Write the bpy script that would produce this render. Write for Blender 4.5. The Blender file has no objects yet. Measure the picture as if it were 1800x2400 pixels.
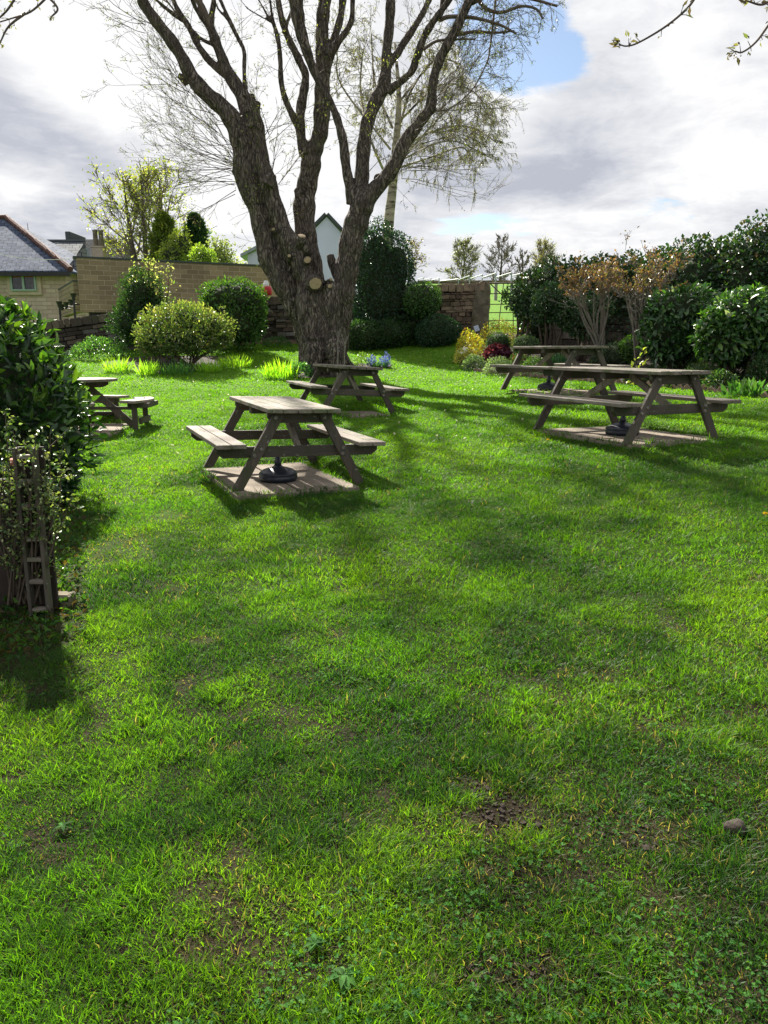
import bpy, bmesh, math, random
import numpy as np
from mathutils import Vector, Matrix, noise as mnoise
random.seed(7); RNG = np.random.default_rng(7)
scene = bpy.context.scene
COL = scene.collection
PI = math.pi
# ------------------------------------------------------------------ camera
CZ = 1.65; PITCH = math.radians(12.03); FPX = 1754.0
camd = bpy.data.cameras.new('camera'); cam = bpy.data.objects.new('camera', camd); COL.objects.link(cam)
camd.sensor_fit = 'VERTICAL'; camd.sensor_height = 36; camd.lens = 36*FPX/2400
camd.clip_start = .05; camd.clip_end = 3000
cam.location = (0, 0, CZ); cam.rotation_euler = (PI/2-PITCH, 0, 0)
scene.camera = cam
F_ = Vector((0, math.cos(PITCH), -math.sin(PITCH))); U_ = Vector((0, math.sin(PITCH), math.cos(PITCH))); R_ = Vector((1, 0, 0))
def ray(px, py):
    return F_ + R_*((px-900)/FPX) + U_*((1200-py)/FPX)
def at(px, py, Y):
    d = ray(px, py); return Vector((0, 0, CZ)) + d*(Y/d.y)
def S(t): t = np.clip(t, 0, 1); return t*t*(3-2*t)
# ------------------------------------------------------------------ ground height
ANC = np.array([(0,0,.08),(-2,0,-.02),(2,0,.2),(0,4,.28),(-1.05,7.5,.43),(2.73,8.62,.73),(-4,11.2,.53),(-.67,12.8,.71),(2.93,12.83,1.02),(4.6,14.5,1.08),
 (2.4,17,1.18),(1.85,19,1.55),(2.8,22,2.19),(-1.54,17.5,1.25),(-4.5,18,1.35),(-8.4,20.5,1.65),(-.39,21.5,1.79),(-4.3,21.5,1.83),(5.5,12,1.02),
 (-8,8,.35),(-9,14,.9),(9,9,1.1),(10,16,1.7),(7,21,2.3),(-2.5,6.1,.3),(-2,4,.2)])
def _tps():
    n = len(ANC); X = ANC[:, :2]
    d = np.linalg.norm(X[:, None]-X[None], axis=2); K = d**2*np.log(d+1e-9)*.5 + np.eye(n)*2.0
    P = np.c_[np.ones(n), X]; A = np.zeros((n+3, n+3)); A[:n, :n] = K; A[:n, n:] = P; A[n:, :n] = P.T
    return np.linalg.solve(A, np.r_[ANC[:, 2], 0, 0, 0])
TW = _tps()
def g(x, y):
    x = np.asarray(x, float); y = np.asarray(y, float); sh = np.broadcast(x, y).shape
    x = np.broadcast_to(x, sh).ravel(); y = np.broadcast_to(y, sh).ravel()
    xc = np.clip(x, -11, 11); yc = np.clip(y, -3, 24); z = TW[-3]+TW[-2]*xc+TW[-1]*yc
    for i in range(len(ANC)):
        d = np.sqrt((xc-ANC[i, 0])**2+(yc-ANC[i, 1])**2); z = z+TW[i]*.5*d**2*np.log(d+1e-9)
    far = 1.5*(1-S((x+4)/6)) + (2.25+.1126*np.clip(y-22, 0, 54)+.01*np.clip(y-76, 0, 100))*S((x+4)/6)
    w = S((y-22)/5)
    z = z*(1-w)+far*w
    return z.reshape(sh)
def g1(x, y): return float(g(x, y))
def ongnd(px, py, lo=1.0, hi=80):
    d = ray(px, py); ys = np.linspace(lo, hi, 1600); xs = d.x/d.y*ys; zs = CZ+d.z/d.y*ys
    h = zs-g(xs, ys); i = int(np.argmax(h < 0)) if (h < 0).any() else len(ys)-1
    return Vector((xs[i], ys[i], g1(xs[i], ys[i])))
# ------------------------------------------------------------------ numpy noise
def vn(x, y, s, seed=0):
    x = np.asarray(x)*s; y = np.asarray(y)*s
    xi = np.floor(x).astype(np.int64); yi = np.floor(y).astype(np.int64); fx = x-xi; fy = y-yi
    fx = fx*fx*(3-2*fx); fy = fy*fy*(3-2*fy)
    def h(a, b):
        n = (a*374761393+b*668265263+seed*1442695041) & 0xffffffff
        n = ((n ^ (n >> 13))*1274126177) & 0xffffffff
        return ((n ^ (n >> 16)) & 0xffff)/65535.0
    return (h(xi, yi)*(1-fx)+h(xi+1, yi)*fx)*(1-fy)+(h(xi, yi+1)*(1-fx)+h(xi+1, yi+1)*fx)*fy
def fbm(x, y, s, seed=0, o=3):
    t = 0; a = .5; w = 0
    for k in range(o): t = t+a*vn(x, y, s*2**k, seed+k*17); w += a; a *= .5
    return t/w
# ------------------------------------------------------------------ objects, tags
def tag(o, label=None, cat=None, group=None, kind=None):
    if label: o['label'] = label
    if cat: o['category'] = cat
    if group: o['group'] = group
    if kind: o['kind'] = kind
    return o
def empty(name, loc=(0, 0, 0), rz=0, label=None, cat=None, group=None, kind=None):
    o = bpy.data.objects.new(name, None); COL.objects.link(o); o.location = loc; o.rotation_euler.z = rz
    o.empty_display_size = .1
    return tag(o, label, cat, group, kind)
def link(name, me, m, parent=None, smooth=False, world=True):
    """world=True: mesh coords are world coords even when the parent sits elsewhere"""
    me.materials.append(m)
    o = bpy.data.objects.new(name, me); COL.objects.link(o)
    if parent is not None:
        o.parent = parent
        if world and parent.type == 'EMPTY':
            o.matrix_parent_inverse = parent_matrix(parent).inverted()
    if smooth:
        me.polygons.foreach_set('use_smooth', [True]*len(me.polygons))
    return o
def parent_matrix(p):
    return Matrix.Translation(p.location) @ p.rotation_euler.to_matrix().to_4x4()
class MB:
    def __init__(s): s.v = []; s.f = []
    def add(s, vs, fs):
        n = len(s.v); s.v.extend([tuple(v) for v in vs]); s.f.extend([tuple(n+i for i in f) for f in fs])
    def box(s, c, d, M=None, jit=0):
        c = Vector(c); vs = []
        for z in (-1, 1):
            for y in (-1, 1):
                for x in (-1, 1):
                    p = Vector((x*d[0]/2, y*d[1]/2, z*d[2]/2))
                    if jit: p += Vector((random.uniform(-jit, jit), random.uniform(-jit, jit), random.uniform(-jit, jit)))
                    if M is not None: p = M @ p
                    vs.append(c+p)
        s.add(vs, [(0, 2, 3, 1), (4, 5, 7, 6), (0, 1, 5, 4), (2, 6, 7, 3), (0, 4, 6, 2), (1, 3, 7, 5)])
    def board(s, a, b, w, t, side=Vector((0, 1, 0))):
        """box from a to b; thickness t along side, width w across"""
        a = Vector(a); b = Vector(b); x = (b-a).normalized(); y = Vector(side); y = (y-x*y.dot(x)).normalized(); z = x.cross(y)
        M = Matrix((x, y, z)).transposed()
        s.box((a+b)/2, ((b-a).length, t, w), M)
    def poly(s, pts, n, t):
        """extruded planar polygon, thickness t along n"""
        n = Vector(n).normalized(); k = len(pts)
        vs = [Vector(p)-n*t/2 for p in pts]+[Vector(p)+n*t/2 for p in pts]
        s.add(vs, [tuple(range(k))[::-1], tuple(range(k, 2*k))]+[(i, (i+1) % k, k+(i+1) % k, k+i) for i in range(k)])
    def tube(s, pts, rad, n=6, cap=True):
        pts = [Vector(p) for p in pts]
        if len(pts) < 2: return
        t0 = (pts[1]-pts[0]).normalized(); u = t0.orthogonal().normalized(); base = len(s.v); k = len(pts)
        for i, p in enumerate(pts):
            t = (pts[min(i+1, k-1)]-pts[max(i-1, 0)])
            if t.length < 1e-9: t = t0
            t.normalize(); u = (u-t*u.dot(t))
            if u.length < 1e-6: u = t.orthogonal()
            u.normalize(); w = t.cross(u); r = rad[i] if hasattr(rad, '__len__') else rad
            for j in range(n):
                a = 2*PI*j/n; q = p+(u*math.cos(a)+w*math.sin(a))*r; s.v.append((q.x, q.y, q.z))
        for i in range(k-1):
            for j in range(n):
                a = base+i*n+j; b = base+i*n+(j+1) % n; s.f.append((a, b, b+n, a+n))
        if cap:
            s.f.append(tuple(base+j for j in range(n))[::-1]); s.f.append(tuple(base+(k-1)*n+j for j in range(n)))
    def lathe(s, c, prof, n=32):
        c = Vector(c); base = len(s.v)
        for r, z in prof:
            for j in range(n):
                a = 2*PI*j/n; s.v.append((c.x+r*math.cos(a), c.y+r*math.sin(a), c.z+z))
        for i in range(len(prof)-1):
            for j in range(n):
                a = base+i*n+j; b = base+i*n+(j+1) % n; s.f.append((a, b, b+n, a+n))
        s.f.append(tuple(base+j for j in range(n))[::-1]); s.f.append(tuple(base+(len(prof)-1)*n+j for j in range(n)))
    def mesh(s, name, bev=0, seg=1):
        me = bpy.data.meshes.new(name); me.from_pydata(s.v, [], s.f); me.update()
        if bev:
            bm = bmesh.new(); bm.from_mesh(me)
            bmesh.ops.bevel(bm, geom=list(bm.edges), offset=bev, segments=seg, affect='EDGES', clamp_overlap=True)
            bm.to_mesh(me); bm.free()
        return me
    def build(s, name, m, parent=None, bev=0, smooth=False, world=True, seg=1):
        return link(name, s.mesh(name, bev, seg), m, parent, smooth, world)
def trimesh(name, V, Fc, m, parent=None, col=None, world=True, smooth=False):
    me = bpy.data.meshes.new(name); V = np.ascontiguousarray(V, np.float32); Fc = np.ascontiguousarray(Fc, np.int32)
    me.vertices.add(len(V)); me.vertices.foreach_set('co', V.ravel())
    me.loops.add(len(Fc)*3); me.loops.foreach_set('vertex_index', Fc.ravel())
    me.polygons.add(len(Fc)); me.polygons.foreach_set('loop_start', np.arange(0, len(Fc)*3, 3, dtype=np.int32))
    me.polygons.foreach_set('loop_total', np.full(len(Fc), 3, np.int32))
    me.update(calc_edges=True)
    if col is not None:
        a = me.attributes.new('col', 'FLOAT_COLOR', 'POINT'); c = np.ones((len(V), 4), np.float32); c[:, :3] = col
        a.data.foreach_set('color', c.ravel())
    return link(name, me, m, parent, smooth, world)
# ------------------------------------------------------------------ materials
class NT:
    def __init__(s, tree): s.t = tree
    def n(s, typ, **kw):
        n = s.t.nodes.new(typ)
        for k, v in kw.items():
            if k in n.inputs.keys() if isinstance(k, str) else False: s.set(n.inputs[k], v)
            else: setattr(n, k, v)
        return n
    def set(s, inp, v):
        if isinstance(v, bpy.types.NodeSocket): s.t.links.new(v, inp)
        elif v is not None: inp.default_value = v
    def math(s, op, a, b=0.0, c=None, clamp=False):
        n = s.t.nodes.new('ShaderNodeMath'); n.operation = op; n.use_clamp = clamp
        s.set(n.inputs[0], a); s.set(n.inputs[1], b)
        if c is not None: s.set(n.inputs[2], c)
        return n.outputs[0]
    def vmath(s, op, a, b=None, scale=None):
        n = s.t.nodes.new('ShaderNodeVectorMath'); n.operation = op; s.set(n.inputs[0], a)
        if b is not None: s.set(n.inputs[1], b)
        if scale is not None: s.set(n.inputs['Scale'], scale)
        return n.outputs['Value'] if op in ('DOT_PRODUCT', 'DISTANCE', 'LENGTH') else n.outputs[0]
    def mix(s, f, a, b, mode='MIX'):
        n = s.t.nodes.new('ShaderNodeMix'); n.data_type = 'RGBA'; n.blend_type = mode
        s.set(n.inputs[0], f); s.set(n.inputs[6], a); s.set(n.inputs[7], b); return n.outputs[2]
    def noise(s, vec, scale, detail=4, rough=.55, out=0, dist=0):
        n = s.t.nodes.new('ShaderNodeTexNoise'); s.set(n.inputs['Vector'], vec); n.inputs['Scale'].default_value = scale
        n.inputs['Detail'].default_value = detail; n.inputs['Roughness'].default_value = rough; n.inputs['Distortion'].default_value = dist
        return n.outputs[out]
    def ramp(s, f, stops):
        n = s.t.nodes.new('ShaderNodeValToRGB'); s.set(n.inputs[0], f); e = n.color_ramp.elements
        while len(e) < len(stops): e.new(.5)
        for i, (p, c) in enumerate(stops): e[i].position = p; e[i].color = c4(c)
        return n.outputs[0]
    def maprange(s, v, a, b, c=0, d=1, smooth=False):
        n = s.t.nodes.new('ShaderNodeMapRange'); s.set(n.inputs[0], v)
        for i, x in enumerate((a, b, c, d)): n.inputs[i+1].default_value = x
        if smooth: n.interpolation_type = 'SMOOTHSTEP'
        return n.outputs[0]
    def bump(s, h, strength=.3, dist=.01):
        n = s.t.nodes.new('ShaderNodeBump'); s.set(n.inputs['Height'], h); n.inputs['Strength'].default_value = strength; n.inputs['Distance'].default_value = dist
        return n.outputs[0]
def c4(c): return (c[0], c[1], c[2], 1) if len(c) == 3 else tuple(c)
def newmat(name):
    m = bpy.data.materials.new(name); m.use_nodes = True; m.node_tree.nodes.clear(); t = NT(m.node_tree)
    out = t.n('ShaderNodeOutputMaterial'); return m, t, out
def principled(t, out, col, rough, spec=.5, normal=None, metal=0):
    p = t.n('ShaderNodeBsdfPrincipled'); t.set(p.inputs['Base Color'], col if isinstance(col, bpy.types.NodeSocket) else c4(col)); t.set(p.inputs['Roughness'], rough)
    p.inputs['Specular IOR Level'].default_value = spec; p.inputs['Metallic'].default_value = metal
    if normal is not None: t.set(p.inputs['Normal'], normal)
    if out is not None: t.t.links.new(p.outputs[0], out.inputs[0])
    return p
def pos(t): return t.n('ShaderNodeNewGeometry').outputs['Position']
def objco(t): return t.n('ShaderNodeTexCoord').outputs['Object']
def simple(name, c1, c2=None, scale=8, rough=.7, bumps=.25, bscale=40, bdist=.005, spec=.4, stretch=None, local=False, metal=0):
    m, t, out = newmat(name); P = objco(t) if local else pos(t)
    if stretch: P = t.vmath('MULTIPLY', P, stretch)
    n1 = t.noise(P, scale, 5); col = t.mix(t.maprange(n1, .3, .7), c4(c1), c4(c2 or c1))
    h = t.noise(P, bscale, 5, .6)
    principled(t, out, col, rough, spec, t.bump(h, bumps, bdist), metal); return m
def leafmat(name, trans=.35, rough=.4, spec=.5, tint=(1.25, 1.35, .45)):
    m, t, out = newmat(name); a = t.n('ShaderNodeAttribute'); a.attribute_name = 'col'
    p = principled(t, None, a.outputs['Color'], rough, spec)
    tr = t.n('ShaderNodeBsdfTranslucent'); t.set(tr.inputs[0], t.mix(1.0, a.outputs['Color'], c4(tint), 'MULTIPLY'))
    mx = t.n('ShaderNodeMixShader'); mx.inputs[0].default_value = trans
    t.t.links.new(p.outputs[0], mx.inputs[1]); t.t.links.new(tr.outputs[0], mx.inputs[2]); t.t.links.new(mx.outputs[0], out.inputs[0]); return m
M = {}
M['leaf'] = leafmat('leaf', .38, .42, .5, (1.7, 1.75, .6))
M['gloss'] = leafmat('glossy_leaf', .24, .38, .5, (1.6, 1.7, .5))
M['grass'] = leafmat('grass_blade', .55, .5, .3, (1.75, 1.85, .4))
M['clover'] = leafmat('clover_leaf', .4, .75, .15, (2, 1.9, .4))
M['petal'] = leafmat('petal', .4, .6, .3, (1, 1, 1))
M['core'] = simple('inner_shade_core', (.02, .035, .012), (.035, .045, .018), 9, .9, .8, 30, .05)  # dark filler colour standing for the darkness inside bushes and crowns
M['soil'] = simple('bed_soil', (.024, .017, .012), (.05, .036, .025), 5, .95, .9, 35, .03)
M['terracotta'] = simple('weathered_terracotta', (.16, .1, .07), (.27, .19, .14), 7, .9, .5, 60, .004)
M['twig'] = simple('twig_bark', (.09, .07, .055), (.17, .135, .105), 12, .85, .2)
M['greytwig'] = simple('grey_twig_bark', (.13, .11, .095), (.24, .21, .18), 12, .85, .2)
M['paletwig'] = simple('far_twig_bark', (.12, .1, .075), (.2, .17, .13), 1, .9, .1)
M['stem'] = simple('shrub_stem', (.05, .038, .028), (.11, .085, .06), 14, .9, .4)
M['plastic'] = simple('black_plastic', (.008, .011, .02), (.014, .018, .03), 5, .38, .05, 80, .001, .5)
M['black'] = simple('black_metal', (.01, .01, .011), (.016, .016, .018), 5, .5, .1)
M['bolt'] = simple('bolt_steel', (.12, .11, .1), (.3, .27, .24), 30, .4, .1, metal=.5)
M['rust'] = simple('rusty_iron', (.075, .06, .05), (.16, .11, .08), 10, .8, .4)
M['galv'] = simple('galvanised_steel', (.2, .235, .27), (.3, .33, .36), 6, .55, .1)
M['post'] = simple('grey_timber_post', (.2, .19, .175), (.33, .31, .28), 6, .9, .3, stretch=(1, 1, .2))
M['cutwood'] = None
M['whitewash'] = simple('pale_blue_render', (.47, .5, .64), (.55, .58, .72), .8, .9, .15, 20, .01)
M['pot'] = simple('terracotta_pot', (.3, .09, .05), (.36, .13, .08), 8, .8, .2)
M['red'] = simple('red_paint', (.45, .02, .03), (.38, .02, .02), 8, .4, .05)
M['white'] = simple('white_paint', (.7, .7, .7), (.8, .8, .8), 8, .5, .05)
M['greenframe'] = simple('sage_green_frame', (.22, .32, .27), (.27, .38, .32), 5, .5, .05)
M['ridge'] = simple('red_ridge_tile', (.075, .032, .028), (.12, .055, .045), 6, .85, .4, 15, .02)
M['stonetrim'] = simple('smooth_sandstone', (.36, .3, .22), (.46, .39, .3), 3, .9, .3, 30, .006)
M['darkroof'] = simple('dark_roof', (.03, .04, .045), (.055, .065, .07), 2, .7, .3, 10, .02)
M['solar'] = simple('pale_blue_plastic', (.45, .52, .75), (.55, .62, .8), 8, .4, .05)
M['fenceboard'] = simple('shade_dark_fence', (.022, .016, .012), (.04, .03, .022), 6, .85, .3, 30, .004)  # brown boards, colour lowered further to stand for the shadow around them
M['stone_small'] = simple('field_stone', (.028, .02, .016), (.06, .045, .036), 20, .9, .7, 60, .006)
def mk_wood(name, c1, c2, c3, long_axis):
    m, t, out = newmat(name); P = objco(t)
    sc = {'x': (1.2, 26, 26), 'y': (26, 1.2, 26), 'z': (26, 26, 1.2)}[long_axis]
    V = t.vmath('MULTIPLY', P, sc); a = t.noise(V, 1.0, 6, .65); b = t.noise(P, 4.5, 4, .6)
    ve = t.noise(V, 3.2, 4, .7)
    col = t.mix(t.maprange(a, .3, .7), c4(c1), c4(c2)); col = t.mix(t.maprange(b, .48, .66), col, c4(c3))
    col = t.mix(t.maprange(ve, .62, .72), col, c4([x*.35 for x in c1]))
    rd = t.n('ShaderNodeObjectInfo').outputs['Random']; hs = t.n('ShaderNodeHueSaturation'); t.set(hs.inputs['Color'], col); t.set(hs.inputs['Value'], t.maprange(rd, 0, 1, .78, 1.2)); hs.inputs['Saturation'].default_value = 1; col = t.mix(t.maprange(t.noise(P, 22, 3, .5), .66, .72, 0, .5), hs.outputs[0], (.3, .32, .26, 1))
    h = t.math('ADD', a, t.math('MULTIPLY', ve, .5)); principled(t, out, col, t.maprange(a, .3, .7, .62, .9), .35, t.bump(h, .5, .004)); return m
W1, W2, W3 = (.12, .1, .08), (.29, .25, .21), (.1, .11, .055)
for ax in 'xyz': M['wood'+ax] = mk_wood('weathered_wood_'+{'x':'cross','y':'long','z':'upright'}[ax], W1, W2, W3, ax)
for ax in 'xz': M['dwood'+ax] = mk_wood('dark_wood_'+{'x':'cross','z':'upright'}[ax], (.05, .042, .033), (.115, .096, .077), (.05, .058, .028), ax)  # darker wood tone with green-tinted patches
def mk_bark(name, c1, c2, moss, hs=1):
    m, t, out = newmat(name); P = pos(t)
    warp = t.vmath('SCALE', t.noise(P, 2.2, 3, .5, out=1), scale=.35)
    V = t.vmath('MULTIPLY', t.vmath('ADD', P, warp), (19*hs, 19*hs, 2.4*hs)); Vb = t.vmath('MULTIPLY', t.vmath('ADD', P, warp), (6, 6, .7)); big = t.noise(Vb, 1.0, 5, .65)
    vo = t.n('ShaderNodeTexVoronoi'); vo.feature = 'DISTANCE_TO_EDGE'; t.set(vo.inputs['Vector'], V); vo.inputs['Scale'].default_value = 1.0
    e = t.maprange(vo.outputs['Distance'], 0, .42)
    n1 = t.noise(V, 1.3, 6, .7); n2 = t.noise(P, 1.6, 4, .6); n3 = t.noise(P, 40, 4, .6)
    h = t.math('ADD', t.math('MULTIPLY', e, .6), t.math('ADD', n1, t.math('MULTIPLY', n3, .25)))
    col = t.mix(t.maprange(h, .62, 1.15), c4([x*.3 for x in c1]), c4(c2)); col = t.mix(t.maprange(big, .36, .48, .45, 0), col, c4([x*.35 for x in c1])); h = t.math('ADD', h, t.math('MULTIPLY', big, 1.2)); col = t.mix(t.maprange(n2, .35, .65), col, t.mix(.5, col, c4(c1)))
    col = t.mix(t.maprange(t.noise(P, 3.3, 5, .65), .6, .74), col, t.mix(.6, col, c4(moss)))
    principled(t, out, col, .92, .2, t.bump(h, 1.0, .06)); return m
M['bark'] = mk_bark('furrowed_bark', (.1, .083, .07), (.34, .285, .24), (.1, .12, .05))
M['barkfar'] = simple('tree_bark', (.055, .045, .035), (.11, .09, .07), 5, .9, .4)
def mk_birch():
    m, t, out = newmat('birch_bark'); P = pos(t); V = t.vmath('MULTIPLY', P, (1.5, 1.5, 9)); n = t.noise(V, 1, 5, .6)
    col = t.ramp(n, [(.38, (.04, .035, .03)), (.47, (.3, .27, .2)), (.7, (.45, .41, .32))]); principled(t, out, col, .8, .3); return m
M['birch'] = mk_birch()
def mk_cut():
    m, t, out = newmat('sawn_wood'); P = objco(t); d = t.vmath('LENGTH', t.vmath('MULTIPLY', P, (1, 1, 0)))
    dn = t.math('ADD', d, t.math('MULTIPLY', t.noise(P, 9, 3), .03)); r = t.math('SINE', t.math('MULTIPLY', dn, 260)); n = t.noise(P, 25, 4)
    col = t.mix(t.math('MULTIPLY', t.maprange(r, -1, 1), .35), (.4, .31, .19, 1), (.2, .14, .08, 1)); col = t.mix(t.maprange(n, .5, .75), col, (.2, .13, .07, 1))
    principled(t, out, col, .85, .3, t.bump(n, .4, .004)); return m
M['cutwood'] = mk_cut()
def mk_blocks(name, c1, c2, mortar, bw, bh, axis='x', ms=.012, stain=.5, bd=.012):
    m, t, out = newmat(name); P = pos(t); sp = t.n('ShaderNodeSeparateXYZ'); t.set(sp.inputs[0], P)
    cb = t.n('ShaderNodeCombineXYZ')
    u = sp.outputs[0] if axis == 'x' else (sp.outputs[1] if axis == 'y' else t.math('ADD', sp.outputs[0], sp.outputs[1]))
    t.set(cb.inputs[0], u); t.set(cb.inputs[1], sp.outputs[2])
    V = t.vmath('ADD', cb.outputs[0], t.vmath('SCALE', t.noise(P, 6, 2, .5, out=1), scale=.01))
    b = t.n('ShaderNodeTexBrick'); t.set(b.inputs['Vector'], V); b.inputs['Color1'].default_value = c4(c1); b.inputs['Color2'].default_value = c4(c2); b.inputs['Mortar'].default_value = c4(mortar)
    b.inputs['Scale'].default_value = 1; b.inputs['Mortar Size'].default_value = ms; b.inputs['Mortar Smooth'].default_value = .3; b.inputs['Brick Width'].default_value = bw; b.inputs['Row Height'].default_value = bh
    st = t.noise(P, .7, 5, .6); f = t.noise(P, 14, 5, .6)
    col = t.mix(t.math('MULTIPLY', t.maprange(st, .4, .7), stain), b.outputs[0], t.mix(.55, b.outputs[0], (.06, .055, .04, 1)))
    col = t.mix(t.maprange(f, .35, .7, 0, .35), col, t.mix(.5, col, (.12, .1, .07, 1)))
    h = t.math('ADD', t.math('MULTIPLY', b.outputs['Fac'], -1), t.math('MULTIPLY', f, .5)); principled(t, out, col, .92, .2, t.bump(h, .8, bd)); return m
M['block'] = mk_blocks('sandstone_blocks', (.33, .24, .165), (.22, .16, .11), (.45, .365, .28), .4, .165, 'x', .011, .8)
M['blocky'] = mk_blocks('sandstone_blocks_return', (.34, .27, .18), (.26, .2, .13), (.15, .12, .09), .4, .165, 'y', .012, .5)
M['housewall'] = mk_blocks('house_sandstone', (.54, .44, .36), (.43, .345, .275), (.32, .265, .22), .42, .17, 'x', .01, .3)
def mk_slate(name, c1, c2, k):
    m, t, out = newmat(name); P = pos(t); sp = t.n('ShaderNodeSeparateXYZ'); t.set(sp.inputs[0], P); cb = t.n('ShaderNodeCombineXYZ')
    t.set(cb.inputs[0], t.math('ADD', sp.outputs[0], t.math('MULTIPLY', sp.outputs[1], .3))); t.set(cb.inputs[1], t.math('MULTIPLY', sp.outputs[2], k))
    b = t.n('ShaderNodeTexBrick'); t.set(b.inputs['Vector'], cb.outputs[0]); b.inputs['Color1'].default_value = c4(c1); b.inputs['Color2'].default_value = c4(c2); b.inputs['Mortar'].default_value = (.02, .025, .035, 1)
    b.inputs['Scale'].default_value = 1; b.inputs['Mortar Size'].default_value = .018; b.inputs['Brick Width'].default_value = .38; b.inputs['Row Height'].default_value = .3; b.inputs['Bias'].default_value = -.1
    n = t.noise(P, 2.5, 5, .7); n2 = t.noise(t.vmath('MULTIPLY', P, (4, 1, 9)), 1, 4, .6)
    col = t.mix(t.maprange(n2, .55, .72, 0, .75), b.outputs[0], (.24, .26, .31, 1)); col = t.mix(t.maprange(n, .5, .7, 0, .5), col, (.05, .06, .08, 1))
    principled(t, out, col, .9, .12, t.bump(t.math('ADD', t.math('MULTIPLY', b.outputs['Fac'], -1), n), .8, .02)); return m
M['slate'] = mk_slate('blue_slate', (.055, .075, .125), (.1, .125, .18), 2.1)
M['slate2'] = mk_slate('mossy_slate', (.1, .11, .12), (.2, .21, .21), 1.6)
def mk_glass():
    m, t, out = newmat('window_glass'); n = t.noise(pos(t), 5, 3); col = t.mix(t.maprange(n, .45, .65), (.015, .018, .02, 1), (.06, .06, .06, 1)); principled(t, out, col, .12, .6); return m
M['glass'] = mk_glass()
def mk_ds(name):
    m, t, out = newmat(name); P = pos(t); ob = t.n('ShaderNodeAttribute'); ob.attribute_name = 'col'
    n = t.noise(P, 9, 5, .65); n2 = t.noise(P, 2.1, 4, .6)
    col = t.mix(t.maprange(n, .3, .7), t.mix(.5, ob.outputs['Color'], (.04, .03, .025, 1)), ob.outputs['Color'])
    col = t.mix(t.maprange(n2, .58, .72, 0, .6), col, (.07, .075, .04, 1))
    principled(t, out, col, .93, .2, t.bump(t.noise(P, 28, 5, .65), .7, .02)); return m
M['drystone'] = mk_ds('dry_stone')
def mk_post():
    m, t, out = newmat('gatepost_stone'); P = pos(t); n = t.noise(P, 5, 6, .7); n2 = t.noise(P, 1.8, 4, .6); n3 = t.noise(P, 30, 4, .6)
    col = t.ramp(n, [(.3, (.08, .068, .05)), (.55, (.19, .165, .12)), (.75, (.3, .265, .2))]); col = t.mix(t.maprange(n2, .5, .7, 0, .6), col, (.12, .115, .055, 1))
    principled(t, out, col, .95, .2, t.bump(t.math('ADD', n, t.math('MULTIPLY', n3, .4)), .9, .03)); return m
M['gatepost'] = mk_post()
def mk_slab():
    m, t, out = newmat('concrete_slab'); P = pos(t); n = t.noise(P, 3, 6, .65); n3 = t.noise(P, 60, 4, .6); s2 = t.noise(P, 9, 4, .6)
    col = t.ramp(n, [(.3, (.13, .105, .08)), (.55, (.24, .2, .155)), (.75, (.31, .265, .21))]); col = t.mix(t.maprange(s2, .58, .72, 0, .6), col, (.1, .1, .05, 1))
    principled(t, out, col, .9, .25, t.bump(t.math('ADD', n3, n), .5, .006)); return m
M['slab'] = mk_slab()
def mk_lawn():
    m, t, out = newmat('lawn'); P = pos(t); n = t.noise(P, 1.1, 5, .6); n2 = t.noise(P, 9, 5, .65); n3 = t.noise(P, 55, 4, .7)
    sp = t.n('ShaderNodeSeparateXYZ'); t.set(sp.inputs[0], P)
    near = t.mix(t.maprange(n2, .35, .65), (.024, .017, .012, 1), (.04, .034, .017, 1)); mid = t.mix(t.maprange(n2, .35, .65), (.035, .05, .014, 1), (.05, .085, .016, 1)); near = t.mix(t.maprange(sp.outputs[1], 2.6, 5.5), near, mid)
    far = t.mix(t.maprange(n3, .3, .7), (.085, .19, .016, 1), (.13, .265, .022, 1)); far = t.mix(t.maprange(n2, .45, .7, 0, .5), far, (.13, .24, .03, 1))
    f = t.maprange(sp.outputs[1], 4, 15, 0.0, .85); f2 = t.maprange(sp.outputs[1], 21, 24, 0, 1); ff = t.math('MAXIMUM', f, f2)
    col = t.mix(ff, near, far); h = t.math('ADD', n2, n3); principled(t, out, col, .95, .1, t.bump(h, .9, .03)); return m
M['lawn'] = mk_lawn()
# ------------------------------------------------------------------ leaf clouds
def nz(a): return a/(np.linalg.norm(a, axis=1, keepdims=True)+1e-9)
def leaves(name, P, D, N, L, W, m, C, parent=None, hi=False, fold=.25, droop=.15):
    P = np.asarray(P, float); n = len(P)
    if n == 0: return None
    D = nz(np.asarray(D, float)); X = nz(np.cross(D, N)); Z = np.cross(X, D)
    L = np.broadcast_to(np.asarray(L, float), (n,))[:, None]; W = np.broadcast_to(np.asarray(W, float), (n,))[:, None]
    if hi:
        a = [P, P+D*L*.3-Z*W*fold*0, P+D*L*.68-Z*L*droop*.4, P+D*L-Z*L*droop,
             P+D*L*.28+X*W*.45+Z*W*fold, P+D*L*.66+X*W*.42+Z*(W*fold-L*droop*.4), P+D*L*.28-X*W*.45+Z*W*fold, P+D*L*.66-X*W*.42+Z*(W*fold-L*droop*.4)]
        fs = [(0, 4, 1), (0, 1, 6), (1, 4, 5), (1, 5, 2), (6, 1, 2), (6, 2, 7), (2, 5, 3), (7, 2, 3)]
    else:
        a = [P, P+D*L*.45+X*W*.5+Z*W*fold, P+D*L-Z*L*droop, P+D*L*.45-X*W*.5+Z*W*fold]; fs = [(0, 1, 2), (0, 2, 3)]
    k = len(a); V = np.stack(a, 1).reshape(-1, 3); F = (np.arange(n)[:, None, None]*k+np.array(fs)[None]).reshape(-1, 3)
    C = np.repeat(np.asarray(C, float), k, axis=0)
    return trimesh(name, V, F, m, parent, C)
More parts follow.
